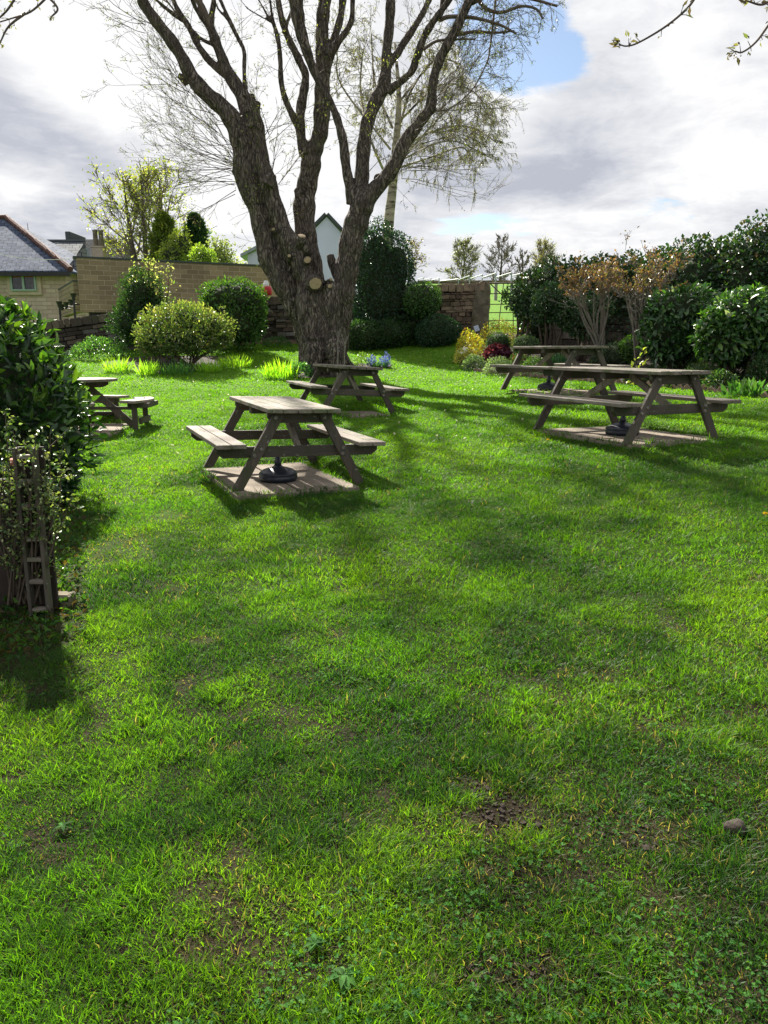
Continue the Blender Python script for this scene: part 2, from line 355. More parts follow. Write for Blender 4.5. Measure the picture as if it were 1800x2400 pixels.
def palette(n, pal, rng=RNG, var=.18):
    w = np.array([p[1] for p in pal], float); idx = rng.choice(len(pal), n, p=w/w.sum()); c = np.array([p[0] for p in pal])[idx]
    return c*(1+rng.normal(0, var, (n, 1)))*(1+rng.normal(0, .05, (n, 3)))
def sph(n): v = RNG.normal(size=(n, 3)); return nz(v)
def lump(u, seed):
    """directional lumpiness"""
    s = np.zeros(len(u)); r = np.random.default_rng(seed)
    for k in range(9):
        d = r.normal(size=3)*r.uniform(2, 6); s += np.sin(u@d+r.uniform(0, 6.28))/(3+k*.3)
    return s*.5
_ico = None
def ico():
    global _ico
    if _ico is None:
        bm = bmesh.new(); bmesh.ops.create_icosphere(bm, subdivisions=4, radius=1); bm.verts.ensure_lookup_table()
        _ico = (np.array([v.co[:] for v in bm.verts]), np.array([[v.index for v in f.verts] for f in bm.faces])); bm.free()
    return _ico
def bush(name, label, cat, blobs, ls, n, pal, mat='leaf', wr=.45, up=.3, out=.7, hi=False, inner=.72, amp=.12, tips=None, stems=0, group=None, core=.8, corepart=True, shell=(.75, 1.04), stemr=.02, corecol=None, zmin=None, base=None):
    blobs = [(Vector(c), Vector(r)) for c, r in blobs]
    c0 = blobs[0][0]; bz = min(c.z-r.z for c, r in blobs); gz = g1(c0.x, c0.y)
    root = empty(name, (c0.x, c0.y, gz if base is None else base), 0, label, cat, group)
    area = np.array([(r.x*r.y+r.x*r.z+r.y*r.z) for c, r in blobs]); cnt = (area/area.sum()*n).astype(int); PP = []; NN = []; TT = []
    seeds = [random.randint(0, 9999) for _ in blobs]
    for i, (c, r) in enumerate(blobs):
        u = sph(cnt[i]); t = RNG.uniform(0, 1, cnt[i])**.6*(shell[1]-shell[0])+shell[0]; rr = t*(1+amp*lump(u, seeds[i])*2)
        p = np.array(c)+u*np.array(r)*rr[:, None]; keep = np.ones(len(p), bool)
        for j, (c2, r2) in enumerate(blobs):
            if j != i: keep &= (np.linalg.norm((p-np.array(c2))/np.array(r2), axis=1) > inner)
        if zmin is not None: keep &= p[:, 2] > zmin
        PP.append(p[keep]); NN.append(nz(u/np.array(r))[keep]); TT.append(t[keep])
    P = np.concatenate(PP); N = np.concatenate(NN); T = np.concatenate(TT); k = len(P)
    gz_ = g(P[:, 0], P[:, 1]); ok = P[:, 2] > gz_+.01; P = P[ok]; N = N[ok]; T = T[ok]; k = len(P)
    D = nz(N*out+RNG.normal(0, .55, (k, 3))+np.array([0, 0, up])); LN = nz(N+RNG.normal(0, .5, (k, 3))+np.array([0, 0, .5]))
    L = ls*RNG.uniform(.6, 1.25, k); C = palette(k, pal)
    if tips is not None:
        w = np.clip((T-.9)/.12, 0, 1)*np.clip(N[:, 2]*.8+.45, 0, 1)*(RNG.random(k) < .75); C = C*(1-w[:, None])+palette(k, tips)*w[:, None]
    leaves('foliage', P, D, LN, L, L*wr, M[mat], np.clip(C, .002, .9), root, hi)
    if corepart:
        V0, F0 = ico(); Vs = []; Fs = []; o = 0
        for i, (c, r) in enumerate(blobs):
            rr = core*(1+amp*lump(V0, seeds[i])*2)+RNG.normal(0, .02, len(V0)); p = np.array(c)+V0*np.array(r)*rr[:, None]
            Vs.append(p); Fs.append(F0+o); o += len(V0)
        trimesh('shade_core', np.concatenate(Vs), np.concatenate(Fs), corecol or M['core'], root)  # opaque dark lump added behind the leaves, standing for inner shade
    if stems:
        for s in range(stems):
            mb = MB(); a = random.uniform(0, 6.28); cb, rb = random.choice(blobs); b = Vector((c0.x+math.cos(a)*.12, c0.y+math.sin(a)*.12, gz-.05))
            e = cb+Vector((math.cos(a)*rb.x*.5, math.sin(a)*rb.y*.5, 0)); mid = (b+e)/2+Vector((random.uniform(-.08, .08), random.uniform(-.08, .08), 0))
            mb.tube([b, b.lerp(mid, .6)+Vector((0, 0, .03)), mid, e], [stemr*1.3, stemr, stemr*.9, stemr*.5], 6); mb.build('stem', M['stem'], root, smooth=True)
    return root
def bpx(cx, cy, w, h, Y, dy=.8):
    c = at(cx, cy, Y); k = Y/FPX; return (c, (w/2*k, w/2*k*dy, h/2*k))
# ------------------------------------------------------------------ growing branches
def rv(s=1): return Vector((random.gauss(0, s), random.gauss(0, s), random.gauss(0, s)))
def grow(mb, tips, p, d, L, r, lvl, par):
    seg = par.get('seg', 5); p = Vector(p); d = Vector(d).normalized(); pts = [p.copy()]; rad = [r]; dirs = [d.copy()]
    trop = par['trop'][min(lvl, len(par['trop'])-1)]; wob = par.get('wob', .13)
    for i in range(seg):
        d = (d+rv(wob)+Vector((0, 0, trop))).normalized(); p = p+d*(L/seg); pts.append(p.copy()); dirs.append(d.copy()); rad.append(max(r*(1-(i+1)/seg*par.get('taper', .6)), par.get('rmin', .002)))
    mb.tube(pts, rad, 5 if r > .03 else (4 if r > .012 else 3), cap=False)
    if lvl >= par['max']:
        for i in range(1, seg+1): tips.append((pts[i], dirs[i]))
        return
    n = par['n'][min(lvl, len(par['n'])-1)]
    for k in range(n):
        t = random.uniform(par.get('t0', .3), 1.0); i = min(int(t*seg), seg-1); q = pts[i].lerp(pts[i+1], t*seg-i); dd = dirs[i]
        perp = dd.cross(rv()).normalized(); a = random.uniform(*par['ang'])
        nd = dd*math.cos(a)+perp*math.sin(a)
        grow(mb, tips, q, nd, L*par['lr']*random.uniform(.7, 1.15)*(1.15-.4*t), max(rad[i]*par.get('rr', .55), par.get('rmin', .002)), lvl+1, par)
    if par.get('cont', True): grow(mb, tips, pts[-1], dirs[-1], L*par['lr'], rad[-1], lvl+1, par)
def tipleaves(name, tips, per, ls, pal, parent, mat='leaf', spread=.05, wr=.45, frac=1.0):
    if not tips: return
    A = np.array([t[0][:] for t in tips]); B = np.array([t[1][:] for t in tips])
    if frac < 1: k = RNG.random(len(A)) < frac; A = A[k]; B = B[k]
    A = np.repeat(A, per, 0); B = np.repeat(B, per, 0); n = len(A)
    P = A+RNG.normal(0, spread, (n, 3)); D = nz(B+RNG.normal(0, .7, (n, 3))); L = ls*RNG.uniform(.5, 1.3, n)
    return leaves(name, P, D, nz(RNG.normal(size=(n, 3))+np.array([0, 0, .8])), L, L*wr, M[mat], np.clip(palette(n, pal), .003, .9), parent)
# ------------------------------------------------------------------ tables data
TAB = [dict(x=-1.048, y=7.496, z=.429, yaw=.416, tx=-.027, ty=.02, L=1.60, pad=(-.66, .5, -.92, .82)),
       dict(x=-.666, y=12.6, z=.70, yaw=.331, tx=-.045, ty=.009, L=1.85, pad=(-.2, .45, -1.08, -.2)),
       dict(x=2.728, y=8.623, z=.732, yaw=.399, tx=.002, ty=.008, L=1.85, pad=(-.62, .72, -.86, .8)),
       dict(x=2.927, y=12.832, z=1.016, yaw=.393, tx=.011, ty=.006, L=1.75, pad=(-.45, .7, -.6, .8))]
RT = dict(x=-4.62, y=11.3, z=.53, yaw=.09)
PADS = []
for t in TAB: PADS.append((t['x'], t['y'], t['yaw'], t['pad'], t['z']))
PADS.append((RT['x'], RT['y'], RT['yaw'], (-.9, .72, -.95, .8), RT['z']))
def padmask(x, y, grow_=0.0):
    """signed distance-ish to every pad; returns list of (inside distance, z)"""
    res = []
    for (cx, cy, yaw, (x0, x1, y0, y1), z) in PADS:
        c, s = math.cos(yaw), math.sin(yaw); u = (x-cx)*c+(y-cy)*s; v = -(x-cx)*s+(y-cy)*c
        d = np.maximum(np.maximum(x0-u, u-x1), np.maximum(y0-v, v-y1)); res.append((d, z))
    return res
def gm(x, y):
    x = np.asarray(x, float); y = np.asarray(y, float)
    z = g(x, y)+.018*(fbm(x, y, 1.3, 3)-.5)*2*(np.abs(y) < 30)+.01*(fbm(x, y, 5, 9)-.5)
    for d, pz in padmask(x, y):
        w = 1-S((d-.02)/.13); z = z*(1-w)+(pz-.045)*w
    return z
# ------------------------------------------------------------------ lawn sheet
def spaced(lo, hi, step, far0, far1):
    a = list(np.arange(lo, hi+1e-6, step)); s = step; v = hi
    while v < far1: s *= 1.22; v += s; a.append(v)
    s = step; v = lo
    while v > far0: s *= 1.22; v -= s; a.insert(0, v)
    return np.array(a)
xs = spaced(-9, 9, .09, -1500, 1500); ys = spaced(1, 23, .09, -400, 2000)
Xg, Yg = np.meshgrid(xs, ys); Zg = gm(Xg, Yg); nx, ny = len(xs), len(ys)
V = np.stack([Xg, Yg, Zg], -1).reshape(-1, 3); ii = (np.arange(ny-1)[:, None]*nx+np.arange(nx-1)[None]).ravel()
F = np.concatenate([np.stack([ii, ii+1, ii+nx+1], 1), np.stack([ii, ii+nx+1, ii+nx], 1)])
lawn = trimesh('lawn', V, F, M['lawn'], smooth=True); tag(lawn, kind='structure')
# ------------------------------------------------------------------ beds
def pxpoly(pts): return [ongnd(*p) for p in pts]
BED_R = pxpoly([(1120, 778), (1088, 800), (1072, 822), (1069, 838), (1082, 858), (1110, 870), (1145, 877), (1250, 885), (1350, 893), (1458, 901), (1600, 914), (1698, 922), (1800, 934)])
BED_RF = list(BED_R)
BED_R = BED_R+[Vector((11, 11.8, 0)), Vector((11, 17, 0)), Vector((6.5, 20.5, 0)), Vector((3.9, 21.6, 0))]
BED_LF = [ongnd(p[0], p[1], 12, 40) for p in [(60, 838), (163, 828), (300, 822), (440, 817), (550, 811), (640, 804), (740, 806), (868, 814), (960, 803), (1030, 792), (1075, 784)]]
BED_L = BED_LF+[Vector((p.x, 23.0, 0)) for p in reversed(BED_LF)]
BED_I = pxpoly([(240, 861), (270, 869), (320, 875), (390, 877), (470, 870), (540, 859), (585, 849), (560, 840), (480, 834), (330, 838), (250, 848)])
BED_T = pxpoly([(650, 880), (700, 887), (760, 886), (830, 868), (905, 864), (925, 858), (890, 852), (820, 852), (700, 862)])
def inpoly(x, y, poly):
    c = np.zeros(np.shape(x), bool); n = len(poly)
    for i in range(n):
        a, b = poly[i], poly[(i+1) % n]; den = (b.y-a.y) if abs(b.y-a.y) > 1e-9 else 1e-9
        c ^= ((a.y > y) != (b.y > y)) & (x < (b.x-a.x)*(y-a.y)/den+a.x)
    return c
def bed(name, poly, step=.12):
    x0, x1 = min(p.x for p in poly), max(p.x for p in poly); y0, y1 = min(p.y for p in poly), max(p.y for p in poly)
    X, Y = np.meshgrid(np.arange(x0, x1, step), np.arange(y0, y1, step)); n1, n2 = X.shape
    X = X+RNG.uniform(-.03, .03, X.shape); Y = Y+RNG.uniform(-.03, .03, Y.shape)
    Z = gm(X, Y)+.004+.03*fbm(X, Y, 3, 5); V = np.stack([X, Y, Z], -1).reshape(-1, 3)
    i = (np.arange(n1-1)[:, None]*n2+np.arange(n2-1)[None]).ravel(); cen = V[i]
    k = inpoly(cen[:, 0]+step/2, cen[:, 1]+step/2, poly); i = i[k]
    F = np.concatenate([np.stack([i, i+1, i+n2+1], 1), np.stack([i, i+n2+1, i+n2], 1)])
    o = trimesh(name, V, F, M['soil'], smooth=True); tag(o, kind='structure')
bed('flower_bed', BED_R); bed('border_soil', BED_L, .15); bed('island_bed', BED_I); bed('tree_bed', BED_T)
BEDS = [BED_R, BED_L, BED_I, BED_T]
def edging(label, line, w=.15, h=.11):
    mb = MB()
    for a, b in zip(line, line[1:]):
        L = (Vector((b.x, b.y, 0))-Vector((a.x, a.y, 0))).length; n = max(1, int(L/w)); d = Vector((b.x-a.x, b.y-a.y, 0))/n; nn = Vector((d.y, -d.x, 0)).normalized()
        for k in range(n):
            q = Vector((a.x, a.y, 0))+d*k; e = q+d; z0 = g1(q.x, q.y)-.03; z1 = g1(e.x, e.y)-.03; m_ = (q+e)/2+nn*random.uniform(-.01, .01); hh = h*random.uniform(.75, 1.1)
            mb.poly([Vector((q.x, q.y, z0)), Vector((e.x, e.y, z1)), Vector((e.x, e.y, z1+.05)), Vector((m_.x, m_.y, (z0+z1)/2+hh+.03)), Vector((q.x, q.y, z0+.05))], nn, .03)
    tag(mb.build('bed_edging', M['terracotta'], None, bev=.004), label, 'edging')
edging('row of pointed clay edging tiles along the front of the right flower bed', BED_RF[5:])
edging('row of pointed clay edging tiles along the border beneath the back wall', BED_LF[3:])
# ------------------------------------------------------------------ paving pads
for i, (cx, cy, yaw, (x0, x1, y0, y1), z) in enumerate(PADS):
    root = empty('paving', (cx, cy, z), yaw, kind='structure')
    nxs = max(1, round((x1-x0)/.6)); nys = max(1, round((y1-y0)/.6)); dx = (x1-x0)/nxs; dy = (y1-y0)/nys
    for a in range(nxs):
        for b in range(nys):
            mb = MB(); mb.box((x0+dx*(a+.5), y0+dy*(b+.5), -.025+random.uniform(-.004, .004)), (dx-.012, dy-.012, .05), Matrix.Rotation(random.uniform(-.01, .01), 3, 'X') @ Matrix.Rotation(random.uniform(-.01, .01), 3, 'Y'))
            mb.build('slab', M['slab'], root, bev=.006, world=False)
# ------------------------------------------------------------------ picnic tables
def make_table(L, label):
    root = empty('picnic_table', (0, 0, 0), 0, label, 'picnic table', 'timber A-frame picnic tables on the lawn')
    H = .74; pw = .126; gap = .011; th = .038; hl = L/2
    mb = MB()
    for i in range(5):
        x = (i-2)*(pw+gap); mb.box((x, random.uniform(-.004, .004), H-th/2+random.uniform(-.0015, .0015)), (pw, L, th))
    mb.build('tabletop', M['woody'], root, bev=.004, world=False)
    for s in (-1, 1):
        mb = MB()
        for k in range(2): mb.box((s*(.80-pw/2-k*(pw+gap)), random.uniform(-.006, .006), .43-th/2), (pw, L, th))
        mb.build('seat', M['woody'], root, bev=.004, world=False)
    fy = hl-.17
    for e in (-1, 1):
        y = e*fy
        mb = MB(); mb.poly([(-.31, y, H-th-.001), (.31, y, H-th-.001), (.31, y, H-th-.05), (.25, y, H-th-.1), (-.25, y, H-th-.1), (-.31, y, H-th-.05)], (0, 1, 0), .042)
        mb.build('top_bearer', M['dwoodx'], root, bev=.004, world=False)
        mb = MB(); zt = .43-th-.001; mb.poly([(-.775, y, zt), (.775, y, zt), (.775, y, zt-.055), (.72, y, zt-.1), (-.72, y, zt-.1), (-.775, y, zt-.055)], (0, 1, 0), .042)
        mb.build('seat_bearer', M['dwoodx'], root, bev=.004, world=False)
        for s in (-1, 1):
            yy = y+e*.0435; mb = MB(); wt = .052; xt = s*.205; xb = s*.60; dx = wt
            mb.poly([(xb-dx, yy, 0), (xb+dx, yy, 0), (xt+dx, yy, H-th-.002), (xt-dx, yy, H-th-.002)], (0, 1, 0), .043)
            lg = mb.build('leg', M['dwoodz'], root, bev=.004, world=False)
            for (zz, ox) in ((H-.085, -.015), (.37, .015), (.315, -.02)):
                bo = MB()
                t_ = zz/(H-th); xc = xb+(xt-xb)*t_+ox; n = 10; yb = yy+e*.0225
                bo.tube([(xc, yb, zz), (xc, yb+e*.009, zz)], [.02, .014], n); bo.build('bolt', M['bolt'], lg, world=False)
        mb = MB(); mb.board((0, e*(fy-.03), .36), (0, e*.10, H-th-.03), .075, .04, (1, 0, 0)); mb.build('brace', M['woodz'], root, bev=.004, world=False)
    mb = MB(); mb.box((0, 0, H-th-.036), (.62, .09, .07)); mb.build('middle_batten', M['dwoodx'], root, bev=.004, world=False)
    return root
TLAB = ['weathered wooden picnic table nearest the camera, its grey slatted top seen from above',
        'wooden picnic table directly in front of the big tree trunk, with no parasol base',
        'long dark wooden picnic table on the right, the nearer one of that pair',
        'wooden picnic table at the edge of the flower bed, partly hidden by the nearer table']
for t, lb in zip(TAB, TLAB):
    r = make_table(t['L'], lb); r.location = (t['x'], t['y'], t['z']); r.rotation_euler = (t['ty'], -t['tx'], t['yaw'])
def parasol_base(x, y, z, label):
    root = empty('parasol_base', (x, y, z), 0, label, 'parasol base', 'black parasol bases under the tables')
    mb = MB(); mb.lathe((0, 0, 0), [(.165, 0), (.182, .012), (.187, .03), (.187, .052), (.181, .058), (.181, .062), (.186, .067), (.184, .078), (.17, .094), (.14, .112), (.1, .126), (.06, .137), (.042, .146), (.04, .152)], 40)
    mb.build('base', M['plastic'], root, smooth=True, world=False)
    mb = MB(); mb.lathe((0, 0, 0), [(.034, .148), (.034, .19), (.027, .195), (.027, .30)], 20); mb.build('tube', M['plastic'], root, smooth=True, world=False)
parasol_base(-1.03, 7.20, .429, 'round black parasol base on the slabs beneath the nearest picnic table')
parasol_base(2.71, 8.52, .732, 'black parasol base beneath the nearer right-hand picnic table')
parasol_base(2.80, 12.9, 1.016, 'small-looking black parasol base beneath the far picnic table by the flower bed')
# stretch of turf regrown on the back of pads handled by grass
# round table
def round_table():
    root = empty('round_picnic_table', (RT['x'], RT['y'], RT['z']), RT['yaw'], 'grey round picnic table with curved benches, half hidden by the left hedge', 'picnic table')
    mb = MB(); R = .60
    for i in range(9):
        x = (i-4)*.135; x0, x1 = x-.0645, x+.0645; y0 = math.sqrt(max(R*R-x0*x0, .02)); y1 = math.sqrt(max(R*R-x1*x1, .02))
        mb.poly([(x0, -y0, .72), (x, -math.sqrt(max(R*R-x*x, .02)), .72), (x1, -y1, .72), (x1, y1, .72), (x, math.sqrt(max(R*R-x*x, .02)), .72), (x0, y0, .72)], (0, 0, 1), .04)
    mb.build('tabletop', M['woody'], root, bev=.004, world=False)
    for a in (0, PI/2):
        d = Vector((math.cos(a), math.sin(a), 0)); n = Vector((-d.y, d.x, 0)); o = .0 if a == 0 else -.091; mb = MB()
        mb.poly([d*-.5+Vector((0, 0, .698+o)), d*.5+Vector((0, 0, .698+o)), d*.5+Vector((0, 0, .65+o)), d*.4+Vector((0, 0, .61+o)), d*-.4+Vector((0, 0, .61+o)), d*-.5+Vector((0, 0, .65+o))], n, .045); mb.build('bearer', M['dwoodx'], root, bev=.004, world=False)
    for k in range(4):
        a = k*PI/2; d = Vector((math.cos(a), math.sin(a), 0)); n = Vector((-d.y, d.x, 0))
        mb = MB()
        for j in range(2):
            r0, r1 = .86+j*.145, .99+j*.145; N_ = 8; A = [(-.52+1.04*i/N_) for i in range(N_+1)]
            mb.poly([(d*math.cos(t)+n*math.sin(t))*r0+Vector((0, 0, .42)) for t in A]+[(d*math.cos(t)+n*math.sin(t))*r1+Vector((0, 0, .42)) for t in reversed(A)], (0, 0, 1), .04)
        mb.build('bench', M['woody'], root, bev=.004, world=False)
        mb = MB(); mb.board(d*.22+Vector((0, 0, .60)), d*.86+Vector((0, 0, .01)), .1, .045, n); mb.build('leg', M['dwoodz'], root, bev=.004, world=False)
        for s in (-1, 1):
            q = (d*math.cos(.36*s)+n*math.sin(.36*s))*1.0; mb = MB(); mb.box(q+Vector((0, 0, .2)), (.07, .07, .40), Matrix.Rotation(a, 3, 'Z')); mb.build('bench_leg', M['dwoodz'], root, bev=.004, world=False)
        mb = MB(); mb.box(d*.99+Vector((0, 0, .36)), (.3, .72, .07), Matrix.Rotation(a, 3, 'Z')); mb.build('bench_frame', M['dwoodx'], root, bev=.004, world=False)
        mb = MB(); mb.box(d*1.0+Vector((0, 0, .13)), (.045, .62, .09), Matrix.Rotation(a, 3, 'Z')); mb.build('stretcher', M['dwoodx'], root, bev=.004, world=False)
    for a in (0, PI/2): mb = MB(); mb.box((0, 0, .30-.05*(a > 0)-.0), (1.75, .045, .048), Matrix.Rotation(a, 3, 'Z')); mb.build('cross_beam', M['dwoodx'], root, bev=.004, world=False)
round_table()
# ------------------------------------------------------------------ MAIN TREE
TY = 17.5; KA = .2411
OFF = {'A': (250, 0), 'B': (550, 0), 'C': (800, 0), 'D': (550, 480)}
def tp(c, x, y, dy=0): ox, oy = OFF[c]; return at(ox+x*KA, oy+y*KA, TY+dy)
def tw(w): return w*KA/FPX*TY/2
LIMBS = []
def limb(pts, dy0=0, dy1=None):
    """pts: (crop,x,y,w)"""
    dy1 = dy0 if dy1 is None else dy1; n = len(pts); P = [tp(p[0], p[1], p[2], dy0+(dy1-dy0)*i/(n-1)) for i, p in enumerate(pts)]; R = [tw(p[3])*.94/ray(900, OFF[p[0]][1]+p[2]*KA).y for p in pts]
    LIMBS.append((P, R)); return P, R
limb([('D', 850, 1800, 520), ('D', 865, 1600, 500), ('D', 865, 1400, 480), ('D', 850, 1150, 450), ('D', 840, 950, 330), ('D', 830, 850, 180)])
limb([('D', 700, 1800, 250), ('D', 730, 1500, 240), ('D', 700, 1300, 230), ('D', 640, 1120, 235), ('D', 545, 920, 240), ('D', 430, 700, 235), ('D', 330, 500, 225), ('D', 262, 250, 185), ('D', 205, 0, 190), ('A', 1350, 1750, 230), ('A', 1330, 1500, 225), ('A', 1290, 1300, 225), ('A', 1200, 1130, 190), ('A', 1085, 1010, 165), ('A', 960, 900, 160), ('A', 830, 750, 150), ('A', 730, 550, 128), ('A', 615, 380, 135), ('A', 475, 200, 125), ('A', 370, 50, 122), ('A', 330, -60, 110)], .15, -.3)
limb([('D', 800, 1600, 300), ('D', 810, 1200, 270), ('D', 760, 900, 240), ('D', 680, 700, 200), ('D', 600, 500, 210), ('D', 470, 250, 190), ('D', 385, 0, 180), ('A', 1560, 1750, 180), ('A', 1490, 1550, 190), ('A', 1450, 1300, 200), ('A', 1400, 1120, 210), ('A', 1320, 930, 165), ('A', 1190, 720, 130), ('A', 1120, 560, 105), ('A', 1060, 400, 105), ('A', 1012, 270, 95)], -.25, .2)
limb([('A', 1430, 1250, 150), ('A', 1440, 1120, 125), ('A', 1470, 985, 70)], -.1)
limb([('A', 1400, 1100, 120), ('A', 1405, 960, 90), ('A', 1395, 920, 70)], -.1)
limb([('A', 1560, 1800, 170), ('A', 1600, 1720, 110), ('A', 1610, 1690, 90)], -.4)
limb([('A', 1300, 1700, 150), ('A', 1235, 1640, 80)], -.1)
limb([('A', 790, 800, 110), ('A', 720, 740, 60), ('A', 700, 725, 45)], 0)
limb([('A', 1012, 270, 80), ('A', 1020, 150, 66), ('A', 1038, 50, 58), ('A', 1045, -70, 52)], .2, .3)
limb([('A', 1010, 280, 75), ('A', 950, 180, 66), ('A', 915, 80, 64), ('A', 900, -60, 60)], .2, .4)
limb([('A', 985, 250, 60), ('A', 900, 140, 50), ('A', 845, 30, 48), ('A', 820, -60, 44)], .2, -.2)
limb([('A', 1230, 790, 95), ('A', 1090, 670, 82), ('A', 980, 570, 78), ('A', 890, 440, 74), ('A', 820, 300, 68), ('A', 755, 190, 64), ('A', 690, 90, 56), ('A', 650, 0, 50), ('A', 630, -70, 46)], .15, .5)
limb([('A', 770, 220, 50), ('A', 640, 130, 42), ('A', 540, 50, 38), ('A', 450, -30, 34)], .3, 0)
limb([('A', 1045, 440, 42), ('A', 930, 385, 38), ('A', 845, 300, 32)], .1, .3)
limb([('A', 1350, 950, 66), ('A', 1335, 700, 52), ('A', 1335, 500, 52), ('A', 1262, 340, 46), ('A', 1185, 180, 44), ('A', 1115, 20, 40), ('A', 1085, -60, 38)], -.1, .2)
limb([('A', 1185, 200, 26), ('A', 1080, 80, 23), ('A', 1050, -30, 20)], .1)
limb([('D', 760, 1200, 200), ('D', 640, 900, 190), ('D', 560, 700, 180), ('D', 470, 500, 170), ('D', 370, 250, 150), ('D', 310, 60, 140), ('A', 1480, 1800, 150)], .12)
# C
limb([('D', 900, 1200, 200), ('D', 850, 900, 190), ('D', 790, 660, 165), ('D', 745, 480, 190), ('D', 685, 250, 225), ('D', 680, 0, 240), ('B', 700, 1830, 215), ('B', 735, 1650, 212), ('B', 755, 1500, 200), ('B', 800, 1380, 170), ('B', 835, 1280, 172), ('B', 848, 1100, 178), ('B', 850, 900, 162), ('B', 855, 750, 160), ('B', 860, 600, 175), ('B', 850, 450, 150), ('B', 850, 300, 138), ('B', 860, 150, 145), ('B', 880, 0, 140), ('B', 885, -70, 135)], .45, .5)
limb([('B', 640, 1900, 150), ('B', 590, 1835, 50)], .35)
limb([('B', 690, 1500, 140), ('B', 650, 1350, 110), ('B', 637, 1150, 106), ('B', 652, 1000, 106), ('B', 680, 850, 98), ('B', 688, 720, 88), ('B', 640, 610, 86), ('B', 590, 510, 82), ('B', 525, 380, 78), ('B', 465, 200, 72), ('B', 430, 50, 64), ('B', 420, -60, 60)], .4, .8)
limb([('B', 620, 1240, 75), ('B', 560, 1120, 74), ('B', 490, 960, 68), ('B', 450, 780, 60), ('B', 444, 600, 54), ('B', 430, 430, 54), ('B', 400, 300, 48), ('B', 370, 200, 42), ('B', 350, 50, 32), ('B', 340, -60, 28)], .4, .2)
limb([('B', 355, 210, 32), ('B', 290, 100, 30), ('B', 225, -20, 28)], .2)
limb([('B', 350, 215, 28), ('B', 220, 140, 24), ('B', 130, 85, 20), ('B', 50, -10, 18)], .2)
limb([('B', 480, 330, 60), ('B', 500, 250, 50), ('B', 520, 200, 40)], .6)
limb([('B', 890, 620, 130), ('B', 950, 490, 105), ('B', 1020, 390, 72), ('B', 1095, 290, 60), ('B', 1140, 180, 58), ('B', 1145, 0, 52), ('B', 1148, -60, 50)], .5, .3)
limb([('B', 930, 480, 90), ('B', 980, 330, 84), ('B', 1025, 180, 84), ('B', 1050, 0, 86), ('B', 1055, -60, 84)], .6, .9)
# D
limb([('B', 1150, 1980, 150), ('B', 1130, 1850, 120), ('B', 1100, 1720, 105), ('B', 1075, 1560, 98), ('B', 1058, 1400, 95), ('B', 1020, 1240, 86), ('B', 975, 1100, 82), ('B', 905, 950, 84), ('B', 850, 850, 80), ('B', 790, 730, 82), ('B', 735, 600, 90), ('B', 690, 470, 110), ('B', 640, 300, 122), ('B', 610, 150, 140), ('B', 595, 0, 150), ('B', 590, -70, 150)], -.1, -.25)
# E
limb([('B', 1230, 1990, 200), ('B', 1235, 1800, 155), ('B', 1240, 1650, 148), ('B', 1258, 1400, 146), ('B', 1290, 1200, 146), ('B', 1365, 1000, 148), ('B', 1440, 850, 145), ('B', 1470, 700, 128), ('B', 1478, 500, 110), ('B', 1500, 300, 106), ('B', 1512, 100, 106), ('B', 1518, -70, 104)], -.05, .3)
limb([('C', 450, 900, 100), ('C', 520, 835, 78), ('C', 600, 775, 78), ('C', 690, 680, 84), ('C', 740, 530, 88), ('C', 800, 370, 75), ('C', 880, 230, 74), ('C', 955, 130, 68), ('C', 1035, 20, 58), ('C', 1090, -60, 54)], .1, -.4)
limb([('C', 965, 140, 60), ('C', 990, 0, 58), ('C', 1000, -60, 56)], -.2, -.1)
limb([('C', 450, 640, 100), ('C', 520, 555, 82), ('C', 600, 430, 80), ('C', 700, 280, 74), ('C', 795, 120, 68), ('C', 850, 0, 70), ('C', 875, -70, 66)], .2, .7)
# F
limb([('D', 1000, 1800, 240), ('D', 980, 1500, 250), ('D', 1010, 1300, 235), ('D', 1030, 1100, 225), ('D', 1055, 900, 220), ('D', 1080, 700, 250), ('D', 1112, 500, 258), ('D', 1145, 300, 245), ('D', 1195, 150, 245), ('D', 1245, 0, 235), ('C', 320, 1850, 165), ('C', 435, 1720, 150), ('C', 540, 1560, 150), ('C', 605, 1400, 146), ('C', 700, 1270, 130), ('C', 800, 1140, 120), ('C', 868, 1030, 118), ('C', 885, 850, 104), ('C', 912, 700, 100), ('C', 965, 560, 98), ('C', 1040, 420, 98), ('C', 1130, 250, 98), ('C', 1200, 100, 88), ('C', 1255, -40, 84)], .05, -.5)
limb([('C', 420, 1740, 110), ('C', 350, 1720, 70), ('C', 330, 1750, 50)], .05)
limb([('C', 1240, 40, 56), ('C', 1340, -20, 50)], -.5, -.6)
limb([('C', 660, 1320, 60), ('C', 775, 1283, 22)], -.2)
limb([('C', 890, 1080, 60), ('C', 918, 1050, 46)], -.3)
limb([('D', 1040, 760, 150), ('D', 950, 560, 105), ('D', 930, 480, 85)], .15)      # dark rounded stub
limb([('D', 1000, 850, 110), ('D', 930, 770, 100), ('D', 905, 720, 90)], -.35)
limb([('D', 760, 480, 100), ('D', 690, 420, 110), ('D', 655, 335, 95)], -.2, -.25)    # stub 3
